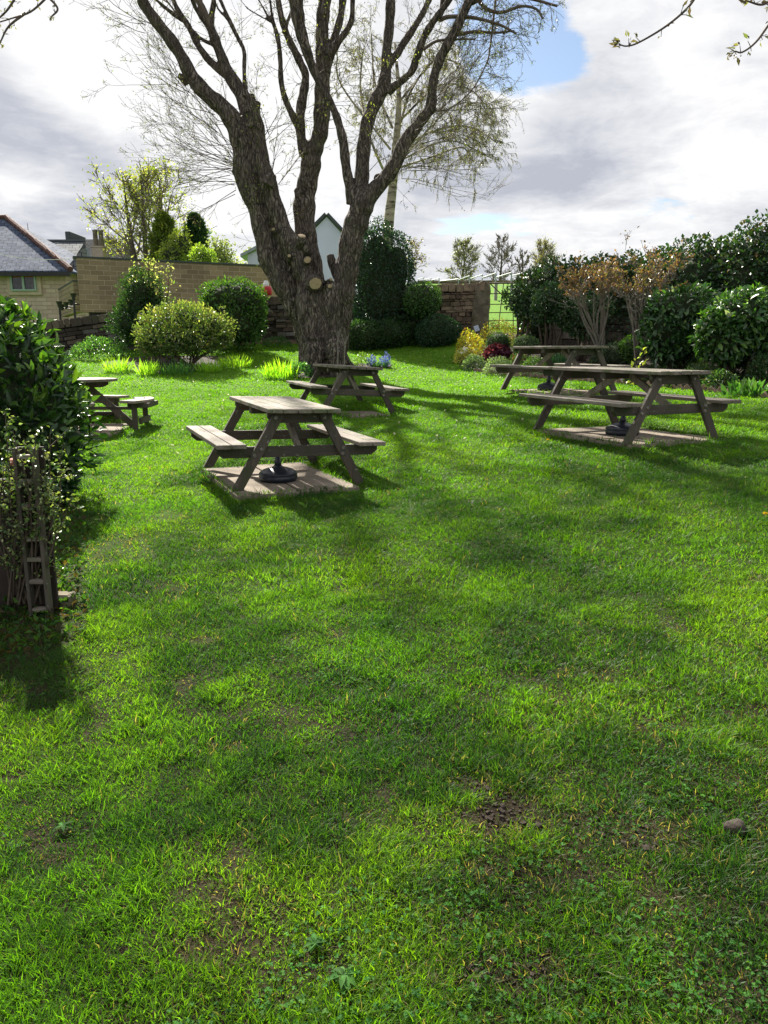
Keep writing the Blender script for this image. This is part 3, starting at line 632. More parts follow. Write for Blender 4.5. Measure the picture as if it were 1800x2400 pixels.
# root flares
for (x0, y0, x1, y1, w, dy) in ((720, 1500, 670, 1800, 170, -.2), (1020, 1380, 1150, 1600, 120, -.1), (780, 1500, 730, 1830, 200, -.75), (980, 1450, 1010, 1800, 200, -.8), (680, 1000, 700, 1600, 170, -.4), (930, 1000, 910, 1600, 190, -.45)):
    limb([('D', x0, y0-200, w*1.1), ('D', x0, y0, w), ('D', x1, y1, w*.7)], dy*.6, dy)
mb = MB()
def catmull(P, R, k=4):
    P = [P[0]*2-P[1]]+list(P)+[P[-1]*2-P[-2]]; R = [R[0]]+list(R)+[R[-1]]; op = []; orr = []
    for i in range(1, len(P)-2):
        for j in range(k):
            t = j/k; a, b, c, d = P[i-1:i+3]
            op.append(.5*((2*b)+(-a+c)*t+(2*a-5*b+4*c-d)*t*t+(-a+3*b-3*c+d)*t**3)); orr.append(R[i]*(1-t)+R[i+1]*t)
    op.append(P[-2]); orr.append(R[-2]); return op, orr
STEMS = []
for P, R in LIMBS:
    p, r = catmull(P, R, 4); r = [x*(1+.06*math.sin(i*1.3+len(P))) for i, x in enumerate(r)]; STEMS.append((p, r)); mb.tube(p, r, 16)
tb = ongnd(750, 870); TREE = empty('mature_tree', (tb.x, tb.y, tb.z), 0, 'huge multi-stemmed tree with furrowed bark and fresh sawn branch stumps, in the middle', 'tree')
me0 = mb.mesh('tmp'); ob = bpy.data.objects.new('tmp', me0); COL.objects.link(ob)
rm = ob.modifiers.new('r', 'REMESH'); rm.mode = 'VOXEL'; rm.voxel_size = .021; rm.use_smooth_shade = True
sm = ob.modifiers.new('s', 'SMOOTH'); sm.factor = .6; sm.iterations = 3
dg = bpy.context.evaluated_depsgraph_get(); tm = bpy.data.meshes.new_from_object(ob.evaluated_get(dg)); bpy.data.objects.remove(ob)
nv = len(tm.vertices); co = np.empty(nv*3, np.float32); tm.vertices.foreach_get('co', co); co = co.reshape(-1, 3); no = np.empty(nv*3, np.float32); tm.vertices.foreach_get('normal', no); no = no.reshape(-1, 3)
disp = np.empty(nv, np.float32)
for i in range(nv):
    x, y, z = co[i]; w = .22*mnoise.noise((x*1.4, y*1.4, z*1.4)); q = ((x+w)*11, (y+w)*11, z*1.5+w*2)
    a = 1-abs(mnoise.noise(q))*2; b = mnoise.noise((x*3.1, y*3.1, z*1.1)); low = max(0, min(1, (4.5-z)/2.5)); cc = 1-abs(mnoise.noise(((x+w)*4.2, (y+w)*4.2, z*.55)))*2
    disp[i] = (-.024*a*a*(.3+.7*low)) + .05*b*(.25+low) - .16*low*max(0, cc-.6)
co += no*disp[:, None]; tm.vertices.foreach_set('co', co.ravel()); tm.update(); tm.materials.clear()
link('trunk', tm, M['bark'], TREE, smooth=True)
# cut faces
def disc(c, n, r, name='sawn_face', asp=1.0, th=.05, parent=TREE):
    n = Vector(n).normalized(); mb = MB(); k = 28; f = []; u = n.orthogonal().normalized(); w = n.cross(u)
    q = n.to_track_quat('Z', 'Y'); prof = []
    vs = []
    for z in (-th, 0):
        for j in range(k):
            a = 2*PI*j/k; rr = r*(1+.07*math.sin(2*a+1)+.04*math.sin(5*a)); vs.append(Vector((rr*math.cos(a), rr*asp*math.sin(a), z)))
    vs.append(Vector((0, 0, .004)))
    mb.add(vs, [(j, (j+1) % k, k+(j+1) % k, k+j) for j in range(k)]+[(k+j, k+(j+1) % k, 2*k) for j in range(k)])
    o = mb.build(name, M['cutwood'], parent, world=False)
    Mw = Matrix.Translation(Vector(c)) @ q.to_matrix().to_4x4(); o.matrix_parent_inverse = parent_matrix(parent).inverted(); o.matrix_basis = Mw
    o.location = Mw.to_translation(); o.rotation_mode = 'QUATERNION'; o.rotation_quaternion = q
    return o
def stub(cx, cy, r, n, L=.3, dy=-.5):
    f = tp('D', cx, cy, dy); n = Vector(n).normalized(); rr = tw(r*2); mb = MB(); b = f-n*L
    mb.tube([b-Vector((0, -.1, 0)), b.lerp(f, .5), f-n*.012], [rr*1.7, rr*1.25, rr*1.12], 20); mb.build('branch_stub', M['bark'], TREE, smooth=True)
    disc(f, n, rr*.93)
stub(785, 765, 56, (.3, -1, -.12), .38, -.6)
stub(708, 535, 31, (.2, -1, .05), .4, -.47)
stub(655, 300, 34, (.25, -.5, .8), .3, -.4)
stub(925, 790, 19, (.3, -1, .1), .3, -.52)
stub(940, 725, 13, (.6, -.8, .3), .3, -.5)
stub(375, 235, 15, (-.2, -1, .2), .35, -.40)
stub(530, 495, 15, (.1, -1, .3), .35, -.47)
# twigs of the main tree
mb = MB(); tips = []; par = dict(seg=6, trop=[.035, .03, .02], n=[5, 3], ang=(.35, .8), lr=.42, max=2, wob=.09, taper=.7, rmin=.0028, rr=.6, t0=.25, cont=False)
def shoots(c, x, y, n, dirv, spread, Lr, r=.009, jit=.1, dy=-.2, par_=par):
    for _ in range(n):
        p = tp(c, x, y, dy)+rv(jit); d = Vector(dirv).normalized()+rv(spread); grow(mb, tips, p, d, random.uniform(*Lr), r*random.uniform(.7, 1.3), 0, par_)
pl = dict(par); pl['trop'] = [.0, .03, .05]; pd = dict(par); pd['trop'] = [-.05, .06, .06]
shoots('A', 1240, 1620, 15, (-1, 0, .45), .28, (1.2, 2.3), dy=0, par_=pl); shoots('A', 1230, 1700, 8, (-1, 0, .0), .22, (1.0, 1.9), dy=0, par_=pl)
shoots('A', 1225, 1480, 11, (-1, -.1, .7), .3, (1.1, 2.2), dy=0, par_=pl); shoots('A', 1120, 1200, 8, (-1, -.2, .7), .3, (1.2, 2.0), dy=0, par_=pl)
shoots('A', 760, 840, 9, (-1, 0, .5), .3, (1.0, 1.9), dy=0); shoots('A', 380, 240, 6, (-1, 0, .1), .3, (.8, 1.6), dy=0)
shoots('A', 1560, 1300, 8, (.8, 0, .7), .35, (.6, 1.3), dy=0); shoots('A', 1640, 1750, 5, (.8, 0, 1), .3, (.6, 1.2), dy=0); shoots('A', 1290, 1800, 5, (-1, 0, -.15), .25, (.8, 1.5), dy=0, par_=pd)
shoots('C', 620, 1640, 11, (1, 0, .12), .2, (1.2, 2.2), dy=-.2, par_=pl); shoots('C', 650, 1450, 8, (1, 0, .35), .28, (1.1, 2.0), dy=-.2, par_=pl); shoots('C', 880, 1130, 8, (1, 0, .65), .3, (1.2, 2.2), dy=-.2)
shoots('C', 930, 900, 9, (1, 0, .7), .3, (1.2, 2.3), dy=-.3)
for P, R in STEMS[1:]:
    if len(P) < 20: continue
    for _ in range(int(len(P)*.3)):
        i = random.randrange(int(len(P)*.35), len(P)); 
        if P[i].z < 3.4: continue
        grow(mb, tips, P[i], rv(1)+Vector((0, 0, .5)), random.uniform(.5, 1.2), .007, 0, dict(par, n=[3, 2]))
# crown above the frame
pc = dict(seg=6, trop=[.02, .01, -.02, -.05], n=[4, 4, 3], ang=(.35, .85), lr=.62, max=3, wob=.12, taper=.55, rmin=.003, rr=.6, t0=.3)
for P, R in STEMS:
    if P[-1].z > 8.0:
        d = (P[-1]-P[-4]).normalized(); grow(mb, tips, P[-1], d+Vector((0, 0, .1)), 1.8+R[-1]*8, R[-1]*.85, 0, pc)
# arching branches on the right
pr = dict(par, n=[9, 4], trop=[-.05, -.06, -.1], lr=.42, max=2, seg=8)
for (pts, r) in (([('C', 950, 200), ('C', 1050, 165), ('C', 1250, 170), ('C', 1400, 200), ('C', 1560, 250), ('C', 1700, 330)], .05), ([('C', 1120, 340), ('C', 1300, 310), ('C', 1500, 320), ('C', 1680, 300)], .04),
                 ([('C', 1330, 0), ('C', 1420, 90), ('C', 1560, 120), ('C', 1750, 60), ('C', 1900, 90), ('C', 1960, 180)], .045), ([('C', 800, 480), ('C', 930, 400), ('C', 1100, 385), ('C', 1300, 380)], .035),
                 ([('C', 1500, 0), ('C', 1470, 250), ('C', 1440, 500), ('C', 1400, 640), ('C', 1250, 900), ('C', 960, 1130)], .025), ([('C', 1250, 40), ('C', 1500, -60), ('C', 1800, -20), ('C', 2100, 60)], .05)):
    P = [tp(c, x, y, -.2-.1*i) for i, (c, x, y) in enumerate(pts)]; p, r_ = catmull(P, [r*(1-.7*i/len(P)) for i in range(len(P))], 4); mb.tube(p, r_, 5)
    for i in range(2, len(p)):
        for _ in range(1): grow(mb, tips, p[i], rv(.6)+Vector((.5, 0, -.15)), random.uniform(.35, .85), .008, 0, dict(par, n=[3, 3], trop=[-.03, -.05, -.05], lr=.5))
mb.build('twigs', M['twig'], TREE)
random.shuffle(tips)
tipleaves('leaves', tips, 1, .038, [((.16, .2, .06), 1), ((.1, .13, .05), 1), ((.09, .07, .05), .8)], TREE, frac=.5, spread=.012)
# moss / leaf tufts on the stems
pts = []
for (c, x, y, s) in (('A', 1320, 1280, .16), ('A', 1380, 1240, .14), ('A', 1470, 1080, .12), ('A', 1480, 1380, .12), ('B', 1310, 1170, .12), ('B', 1340, 1070, .08), ('A', 1380, 1850, .14), ('A', 1400, 1960, .12), ('A', 1350, 1730, .15), ('B', 480, 330, .13), ('B', 870, 100, .2), ('B', 1040, 80, .14), ('B', 620, 1240, .08), ('C', 750, 540, .1), ('C', 440, 590, .07), ('B', 160, 1750, .12), ('B', 900, 1080, .1)):
    q = tp(c, x, y, -.28); pts += [(q+rv(s), Vector((0, -.4, .6))) for _ in range(26)]
tipleaves('sprouts', pts, 1, .05, [((.2, .24, .06), 1), ((.28, .3, .12), .6)], TREE, spread=.02)['kind'] = 'stuff'
# ------------------------------------------------------------------ shrubs
DK = [((.02, .055, .018), 2), ((.03, .08, .022), 2), ((.045, .11, .03), 1)]
GR = [((.04, .12, .025), 2), ((.07, .18, .03), 2), ((.03, .08, .02), 1)]
YG = [((.14, .22, .04), 2), ((.22, .28, .06), 1), ((.07, .14, .03), 1)]
# near left laurel hedge
hb = [(at(-110, 1000, 6.7), (1.15, .8, .95)), (at(12, 940, 6.8), (.52, .7, .72)), (at(-85, 850, 6.9), (.78, .65, .62)), (at(52, 1040, 6.6), (.36, .6, .55)), (at(28, 1125, 6.55), (.42, .55, .42)), (at(-70, 790, 7.0), (.45, .55, .42)), (Vector((-4.3, 6.8, 1.1)), (1.3, .8, 1.1))]
bush('laurel_hedge', 'big dark glossy laurel hedge filling the left edge behind the small-leaved shrub', 'hedge', hb, .125, 15000, [((.012, .04, .012), 3), ((.02, .062, .015), 2), ((.035, .09, .02), 1)], 'gloss', wr=.36, up=.35, hi=True, inner=.85, amp=.1, tips=[((.12, .24, .03), 2), ((.07, .17, .03), 1)], stems=6)
# rhododendron on the island
c = at(434, 775, 18.2)
rb = [bpx(432, 752, 140, 74, 18.2), bpx(376, 780, 92, 88, 18.2), bpx(492, 773, 92, 80, 18.1), bpx(425, 796, 160, 76, 18.0), bpx(350, 806, 56, 58, 18.2), bpx(523, 792, 46, 34, 18.0)]
bush('rhododendron', 'rounded pale yellow-green rhododendron in the island bed, left of the big tree', 'shrub', rb, .085, 12000, [((.07, .13, .035), 2), ((.12, .19, .05), 2), ((.15, .12, .07), .5)], 'leaf', wr=.42, hi=False, inner=.85, amp=.34, shell=(.5, 1.1), tips=[((.3, .33, .12), 2), ((.22, .28, .08), 2)], stems=9, core=.42, stemr=.025)
bush('laurel_bush', 'bright green laurel bush against the dark back wall, right of the rhododendron', 'shrub', [bpx(545, 705, 150, 95, 20.6), bpx(548, 752, 158, 110, 20.6), bpx(510, 730, 75, 90, 20.5), bpx(590, 725, 70, 85, 20.5)], .11, 6500, GR, 'gloss', wr=.34, tips=[((.14, .26, .05), 1)], amp=.14)
# dark climber shrub with pale shoots
r = bush('variegated_shrub', 'dark evergreen shrub with tall cream-leaved shoots, in front of the block wall', 'shrub', [bpx(330, 705, 110, 130, 20.4), bpx(320, 762, 125, 90, 20.3), bpx(360, 735, 70, 90, 20.3)], .08, 8500, DK, 'leaf', amp=.25, core=.6, shell=(.6, 1.05))
mb = MB(); tp_ = []
for (x, y, h) in ((318, 640, 60), (335, 650, 62), (350, 640, 55), (366, 645, 60), (378, 660, 70), (305, 660, 45), (390, 655, 60), (345, 620, 40)):
    a = at(x, y+60, 20.3); b = at(x+random.uniform(-6, 6), y-h+25, 20.3); m_ = a.lerp(b, .5)+rv(.04); mb.tube([a, m_, b], [.014, .01, .005], 4)
    for i in range(26): t = i/26; q = (a.lerp(m_, t*2) if t < .5 else m_.lerp(b, t*2-1)); tp_.append((q, Vector((random.gauss(0, 1), random.gauss(0, 1), .4))))
mb.build('shoot', M['stem'], r); tipleaves('pale_leaves', tp_, 3, .085, [((.42, .42, .24), 2), ((.28, .33, .12), 2), ((.12, .2, .05), 1)], r, spread=.09)
# evergreen column etc
bush('evergreen_column', 'tall dark clipped evergreen with a rounded top, right of the trunk', 'shrub', [bpx(892, 672, 138, 262, 21.9), bpx(905, 700, 140, 220, 21.8), bpx(925, 640, 80, 170, 21.7), bpx(862, 650, 80, 200, 22.0), bpx(885, 590, 80, 90, 21.8)], .07, 26000, [((.018, .06, .03), 2), ((.03, .085, .04), 2), ((.012, .04, .02), 1)], 'gloss', wr=.6, amp=.1, core=.68, inner=.9, shell=(.7, 1.08))
bush('box_hedge', 'low dark hedge at the foot of the tall evergreen', 'hedge', [bpx(860, 785, 90, 66, 21.0), bpx(915, 782, 90, 66, 21.1), bpx(955, 775, 70, 70, 21.3), bpx(830, 790, 50, 56, 20.9)], .055, 10000, DK, 'leaf', wr=.6, amp=.14, core=.72, inner=.9, shell=(.7, 1.08))
r = bush('ball_topped_bay', 'small standard tree with a clipped round green head on a bare stem', 'tree', [bpx(990, 702, 84, 76, 21.2, 1), bpx(988, 712, 78, 66, 21.2, 1)], .07, 3800, GR, 'gloss', wr=.42, amp=.06, tips=[((.1, .2, .04), 1)], core=.84)
mb = MB(); a = at(990, 730, 21.2); b = ongnd(987, 806, 15, 40); mb.tube([Vector((a.x, a.y, g1(a.x, a.y)-.1)), a.lerp(b, .5)+Vector((.01, 0, 0)), a], [.045, .038, .035], 8); mb.build('trunk', M['stem'], r, smooth=True)
bush('dome_shrub', 'dark clipped dome shrub in front of the dry stone wall beside the gatepost', 'shrub', [bpx(1029, 775, 98, 68, 20.9, 1), bpx(1020, 785, 90, 60, 20.8, 1)], .05, 8000, [((.02, .06, .025), 2), ((.035, .1, .05), 1)], 'leaf', wr=.6, amp=.07, core=.76, inner=.9, shell=(.76, 1.06))
# right-hand bed
bush('tall_hedge', 'long tall ivy-leaved hedge along the back of the right flower bed', 'hedge', [(Vector((4.3, 20.4, 3.1)), (.85, .8, .85)), (Vector((5.0, 19.9, 3.1)), (.9, .8, .88)), (Vector((5.8, 19.3, 3.1)), (.95, .8, .92)), (Vector((6.6, 18.5, 3.0)), (.95, .85, 1.0)), (Vector((7.3, 17.8, 3.05)), (.95, .85, 1.15)), (Vector((8.1, 17.0, 3.1)), (1.0, .9, 1.25)), (Vector((8.9, 16.3, 3.15)), (1.0, .9, 1.4)), (Vector((9.8, 15.6, 3.2)), (1.1, 1, 1.5)), (Vector((4.5, 20.4, 2.4)), (.9, .7, .7)), (Vector((6.2, 19.0, 2.4)), (1.2, .8, .8)), (Vector((8.0, 17.3, 2.2)), (1.3, .9, .9))],
     .1, 38000, [((.02, .055, .022), 3), ((.035, .085, .03), 2), ((.07, .1, .03), .6), ((.1, .07, .035), .3)], 'gloss', wr=.75, amp=.13, inner=.84, core=.76, shell=(.7, 1.07))
for (nm, lb, bl, n) in (('evergreen_shrub', 'dark multi-stemmed evergreen shrub nearest the gate, at the left end of the hedge', [bpx(1222, 700, 75, 60, 18.6), bpx(1240, 722, 70, 50, 18.5)], 1500),
                 ('evergreen_shrub', 'dark evergreen shrub with shiny pale leaves between the gate-side shrub and the brown twiggy shrubs', [bpx(1290, 705, 80, 70, 17.8), bpx(1275, 735, 60, 40, 17.8), bpx(1320, 735, 60, 55, 17.6)], 2000),
                 ('evergreen_shrub', 'low dark evergreen shrub behind the left brown twiggy shrub', [bpx(1360, 745, 85, 80, 17.4), bpx(1400, 720, 60, 60, 17.6)], 1700)):
    bush(nm, lb, 'shrub', bl, .1, n, [((.022, .06, .02), 2), ((.04, .1, .035), 2), ((.12, .17, .09), .5)], 'gloss', wr=.42, amp=.22, stems=6, core=.55, stemr=.03, up=-.1)
bush('large_rhododendron', 'large glossy rhododendron bush behind the white flowers', 'shrub', [bpx(1590, 735, 150, 120, 14.9), bpx(1560, 775, 110, 120, 14.8), bpx(1625, 770, 110, 130, 14.9), bpx(1585, 810, 120, 80, 14.8), bpx(1640, 700, 70, 50, 15)], .14, 3800, [((.025, .07, .022), 3), ((.045, .12, .03), 2), ((.09, .18, .05), .6), ((.3, .36, .28), .22)], 'gloss', wr=.38, hi=True, amp=.18, stems=6, core=.72, up=-.15, stemr=.03)
bush('large_rhododendron', 'bright-leaved rhododendron bush cut off by the right edge of the picture', 'shrub', [bpx(1740, 745, 150, 110, 13.5), bpx(1700, 790, 120, 110, 13.4), bpx(1790, 790, 130, 160, 13.6), bpx(1770, 720, 110, 80, 13.6), bpx(1680, 760, 60, 60, 13.4)], .14, 4200, [((.03, .085, .022), 3), ((.06, .15, .03), 2), ((.12, .24, .04), 1), ((.3, .36, .28), .15)], 'gloss', wr=.42, hi=True, amp=.2, stems=7, core=.68, up=-.15, stemr=.035)
# brown twiggy shrubs
def twiggy(label, bx, by, cx, cy, w, h, Y, n):
    b = ongnd(bx, by, 8, 40); b = at(bx, by, Y); root = empty('deciduous_shrub', (b.x, b.y, g1(b.x, b.y)), 0, label, 'shrub', 'brown-leaved twiggy shrubs in the bed'); mb = MB(); tips = []
    c = at(cx, cy, Y); k = Y/FPX; pr_ = dict(seg=5, trop=[.03, .02], n=[3, 3], ang=(.3, .75), lr=.5, max=2, wob=.14, taper=.6, rmin=.004, rr=.65, t0=.35)
    for s in range(n):
        a = random.uniform(0, 6.28); q = Vector((b.x+.08*math.cos(a), b.y+.08*math.sin(a), b.z-.05)); e = c+Vector((random.uniform(-.36, .36)*w*k, random.uniform(-.3, .3)*w*k, random.uniform(-.5, .1)*h*k))
        m_ = q.lerp(e, .5)+rv(.06); p, r_ = catmull([q, m_, e], [.026, .018, .012], 4); mb.tube(p, r_, 5)
        for t in range(3): grow(mb, tips, p[random.randrange(5, len(p))], (e-q).normalized()+rv(.45), random.uniform(.3, .55), .009, 0, pr_)
    mb.build('branches', M['greytwig'], root); tipleaves('brown_leaves', [t for t in tips if t[0].z > c.z-.25*h*k], 1, .06, [((.17, .095, .06), 2), ((.12, .075, .05), 1), ((.13, .12, .06), 1)], root, spread=.03, wr=.55, frac=.62)
twiggy('brown-leaved bare-stemmed shrub on the left of the twiggy pair, behind the far table', 1408, 806, 1395, 665, 115, 90, 16.3, 13)
twiggy('brown-leaved twiggy shrub on the right of the pair, next to the large rhododendron', 1497, 835, 1510, 660, 125, 100, 15.2, 14)
# small bed plants
def tuft(name, label, cat, px, py, w, h, Y, n, ls, pal, mat='leaf', group=None, grassy=False, flowers=None, wr=.5):
    b = ongnd(px, py, 9, 24); Y = b.y; gz = b.z; root = empty(name, (b.x, b.y, gz), 0, label, cat, group); k = Y/FPX; W_ = w*k/2; H_ = h*k
    if grassy:
        a = RNG.uniform(0, 6.28, n); rr = np.sqrt(RNG.random(n))*W_*.8; P = np.stack([b.x+rr*np.cos(a), b.y+rr*np.sin(a)*.7, np.zeros(n)], 1); P[:, 2] = g(P[:, 0], P[:, 1])+.01
        D = np.stack([np.cos(a)*.35, np.sin(a)*.35, np.ones(n)], 1)+RNG.normal(0, .22, (n, 3)); L = H_*RNG.uniform(.35, 1.15, n)*(1-.45*(rr/W_))
        leaves('leaves', P, D, RNG.normal(size=(n, 3)), L, np.full(n, ls), M[mat], np.clip(palette(n, pal), .003, .9), root, hi=True, droop=.22, fold=.1)
    else:
        u = sph(n); u[:, 2] = np.abs(u[:, 2]); t = RNG.uniform(.45, 1, n)**.5*(1+.25*lump(u, int(px))); P = np.array([b.x, b.y, gz+.02])+u*np.array([W_, W_*.8, H_])*t[:, None]
        P[:, 2] += g(P[:, 0], P[:, 1])-gz; D = nz(u+RNG.normal(0, .5, (n, 3))+[0, 0, .2]); L = ls*RNG.uniform(.6, 1.3, n)
        leaves('leaves', P, D, nz(u+RNG.normal(0, .5, (n, 3))+[0, 0, .5]), L, L*wr, M[mat], np.clip(palette(n, pal), .003, .9), root)
    if flowers:
        nf, fs, fp = flowers; a = RNG.uniform(0, 6.28, nf); rr = np.sqrt(RNG.random(nf))*W_*.95; P = np.stack([b.x+rr*np.cos(a), b.y+rr*np.sin(a)*.7, gz+H_*RNG.uniform(.7, 1.15, nf)], 1)
        P = np.repeat(P, 6, 0)+RNG.normal(0, fs*.15, (nf*6, 3)); ang = np.tile(np.arange(6)*PI/3, nf); D = np.stack([np.cos(ang), np.full(nf*6, -.4), np.sin(ang)], 1)
        leaves('flowers', P, D, np.tile([0, -1, .3], (nf*6, 1)), fs, fs*.6, M['petal'], np.clip(palette(nf*6, fp, var=.08), .01, .95), root)
    return root
YEL = [((.5, .42, .05), 2), ((.3, .36, .05), 2), ((.4, .2, .05), .5)]
tuft('golden_shrub', 'yellow and orange-leaved shrub at the left tip of the bed beside the pale blue light', 'plant', 1100, 838, 62, 62, 18.6, 1500, .05, YEL)
tuft('golden_shrub', 'tall golden-green shrub in front of the metal gate', 'plant', 1165, 820, 105, 62, 19.3, 2600, .045, [((.34, .3, .05), 2), ((.22, .3, .05), 2), ((.38, .2, .06), .8)])
tuft('golden_shrub', 'low pale yellow plant right beside the lawn at the tip of the bed', 'plant', 1085, 852, 45, 34, 18.0, 800, .045, [((.55, .5, .15), 2), ((.3, .36, .08), 2)], flowers=(8, .05, [((.85, .82, .7), 1)]))
bush('clipped_ball', 'small dark clipped ball shrub behind the purple-leaved plant', 'shrub', [bpx(1168, 805, 56, 46, 18.5, 1)], .03, 2200, [((.04, .1, .03), 2), ((.08, .15, .05), 1)], 'leaf', wr=.6, amp=.03, core=.9)
bush('clipped_ball', 'pale green clipped ball shrub behind the corner of the far table', 'shrub', [bpx(1232, 810, 62, 46, 17.6, 1)], .03, 2400, [((.08, .17, .06), 2), ((.16, .26, .1), 1)], 'leaf', wr=.6, amp=.03, core=.9)
tuft('purple_leaved_plant', 'purple-leaved plant in the middle of the right bed', 'plant', 1162, 850, 68, 38, 17.6, 1100, .07, [((.09, .015, .04), 2), ((.17, .04, .1), 1), ((.05, .012, .025), 1)], wr=.7)
for (x, y, w, h, Y, lb, pal) in ((1110, 866, 55, 32, 17.3, 'low grey-green edging plant at the left corner of the bed', [((.1, .18, .08), 2), ((.2, .27, .18), 1)]),
                 (1165, 878, 70, 36, 16.6, 'silvery mound plant spilling over the bed edge below the purple plant', [((.2, .28, .18), 2), ((.12, .2, .08), 1)]),
                 (1215, 868, 60, 34, 16.9, 'green mound plant with orange tips left of the far table', [((.1, .2, .06), 2), ((.35, .18, .07), .5)]),
                 (1250, 880, 70, 40, 16.3, 'green leafy plant seen beneath the far table top', [((.08, .18, .05), 2), ((.16, .25, .07), 1)]),
                 (1410, 868, 70, 30, 15.2, 'low dark leafy plant between the far table legs', [((.05, .11, .04), 2), ((.1, .16, .05), 1)]),
                 (1560, 880, 90, 36, 14.4, 'low dark green plant under the large rhododendron', [((.04, .1, .03), 2), ((.08, .15, .05), 1)]),
                 (1640, 900, 90, 44, 13.9, 'grey-green foliage plant at the bed front near the right edge', [((.05, .1, .04), 2), ((.1, .16, .07), 1)])):
    tuft('mound_plant', lb, 'plant', x, y, w, h, Y, 1100, .045, pal)
for (x, y, w, h, lb) in ((1330, 888, 70, 26, 'low green plant at the bed edge beneath the middle of the far table'), (1500, 900, 70, 26, 'small dark plant behind the near table top, left part'), (1600, 908, 80, 26, 'straggly low plant behind the near table top, right part'), (1690, 915, 80, 40, 'dark leafy plant at the bed front left of the foxglove rosette'), (1790, 900, 90, 60, 'dark leafy plant behind the foxglove rosette at the right edge'), (1720, 890, 80, 50, 'shaded undergrowth plant beneath the right-edge rhododendron')): tuft('low_bed_plant', lb, 'plant', x, y, w, h, 0, 900, .06, [((.03, .08, .025), 2), ((.06, .12, .04), 1), ((.07, .06, .03), .5)])
bush('dark_clipped_shrub', 'dark low clipped shrub just right of the far table end', 'shrub', [bpx(1450, 832, 75, 62, 15.9, 1), bpx(1420, 838, 60, 55, 16.0, 1)], .035, 3000, [((.02, .05, .025), 2), ((.1, .15, .08), .6)], 'leaf', wr=.6, amp=.06, core=.88)
bush('fern_like_shrub', 'small bright feathery shrub between the dark clipped shrub and the twiggy stem', 'shrub', [bpx(1478, 818, 48, 54, 15.6, 1)], .07, 900, [((.1, .22, .04), 2), ((.05, .12, .03), 1)], 'leaf', wr=.25, amp=.1, core=.7)
tuft('iris_leaves', 'upright blue-green iris leaves seen between the far table legs', 'plant', 1310, 862, 70, 56, 16.2, 220, .022, [((.06, .17, .08), 2), ((.1, .22, .08), 1)], grassy=True)
tuft('tall_leaf_clump', 'sharp upright yellowish leaf clump behind the far table top', 'plant', 1393, 812, 36, 50, 16.8, 70, .022, [((.24, .28, .1), 1), ((.16, .2, .07), 1)], grassy=True)
for (x, y, lb) in ((1545, 880, 'clump of white narcissi at the left of the white flowers'), (1580, 878, 'second clump of white narcissi from the left'), (1612, 872, 'third clump of white narcissi, thinner and with buds')):
    tuft('white_narcissi', lb, 'flowers', x, y, 36, 36, 14.1, 70, .014, [((.09, .2, .06), 1)], grassy=True, flowers=(20, .06, [((.85, .82, .62), 1), ((.9, .9, .85), 1)]), group='clumps of white narcissi')
tuft('bright_leaf_clump', 'bright yellow-green strappy clump right of the white narcissi', 'plant', 1660, 892, 52, 62, 14.2, 110, .02, [((.25, .4, .06), 2), ((.15, .3, .05), 1)], grassy=True)
tuft('foxglove_plant', 'broad-leaved rosette plant at the bed edge by the right side of the picture', 'plant', 1755, 928, 140, 46, 12.6, 90, .08, [((.05, .14, .03), 2), ((.09, .2, .05), 1)], grassy=True)
tuft('yellow_sapling', 'little yellow-leaved sapling above the near table top', 'plant', 1492, 905, 46, 80, 14.3, 46, .08, [((.26, .3, .06), 2), ((.18, .24, .05), 1)], wr=.6)
# island plants
for i, (x, w, h, lb) in enumerate(((280, 80, 44, 'pale feathery clump at the left end of the island bed'), (345, 60, 44, 'yellow-green leaf clump under the left side of the rhododendron'), (415, 90, 40, 'blue-green grassy clump under the middle of the rhododendron'), (490, 70, 40, 'yellow-green grassy clump under the right side of the rhododendron'), (550, 90, 34, 'sunlit yellow iris leaves at the right end of the island bed'))):
    tuft('iris_clump', lb, 'plant', x, (872, 879, 879, 872, 860)[i], w, h, 17.2+.2*i, (200, 150, 260, 170, 300)[i], .016, [((.2, .38, .05), 2), ((.3, .45, .06), 1)] if i != 2 else [((.06, .16, .06), 2), ((.1, .22, .07), 1)], grassy=True, mat='grass')
tuft('iris_clump', 'bright yellow-green iris leaves at the left foot of the big trunk', 'plant', 660, 886, 95, 48, 16.2, 300, .018, [((.2, .4, .04), 2), ((.3, .48, .05), 1)], grassy=True, mat='grass')
tuft('primrose_plant', 'low leafy green plant between the iris leaves and the near-trunk table', 'plant', 704, 884, 60, 30, 16.1, 500, .07, [((.06, .17, .06), 2), ((.12, .24, .08), 1)])
tuft('leafy_groundcover', 'yellow-green leafy plant at the right foot of the trunk', 'plant', 855, 858, 50, 30, 16.9, 500, .05, [((.16, .28, .06), 2), ((.08, .17, .04), 1)])
for (x, lb) in ((880, 'blue hyacinths nearest the trunk'), (897, 'blue hyacinths furthest right of the trunk')):
    r = tuft('blue_hyacinths', lb, 'flowers', x, 862, 26, 22, 16.7, 60, .02, [((.06, .17, .06), 1)], grassy=True, group='blue hyacinths beside the trunk')
    b = ongnd(x, 862, 9, 24); n = 420; P = []
    for s in range(7):
        q = np.array([b.x+random.uniform(-.19, .19), b.y+random.uniform(-.15, .15), g1(b.x, b.y)+random.uniform(.02, .12)]); P.append(q+np.stack([RNG.normal(0, .018, 60), RNG.normal(0, .022, 60), RNG.uniform(0, .2, 60)*random.uniform(.7, 1.3)], 1))
    for Q in P: leaves('flower_spike', Q, RNG.normal(size=(60, 3)), RNG.normal(size=(60, 3)), .026, .02, M['petal'], np.clip(palette(60, [((.12, .16, .5), 2), ((.25, .3, .65), 1)]), 0, 1), r)
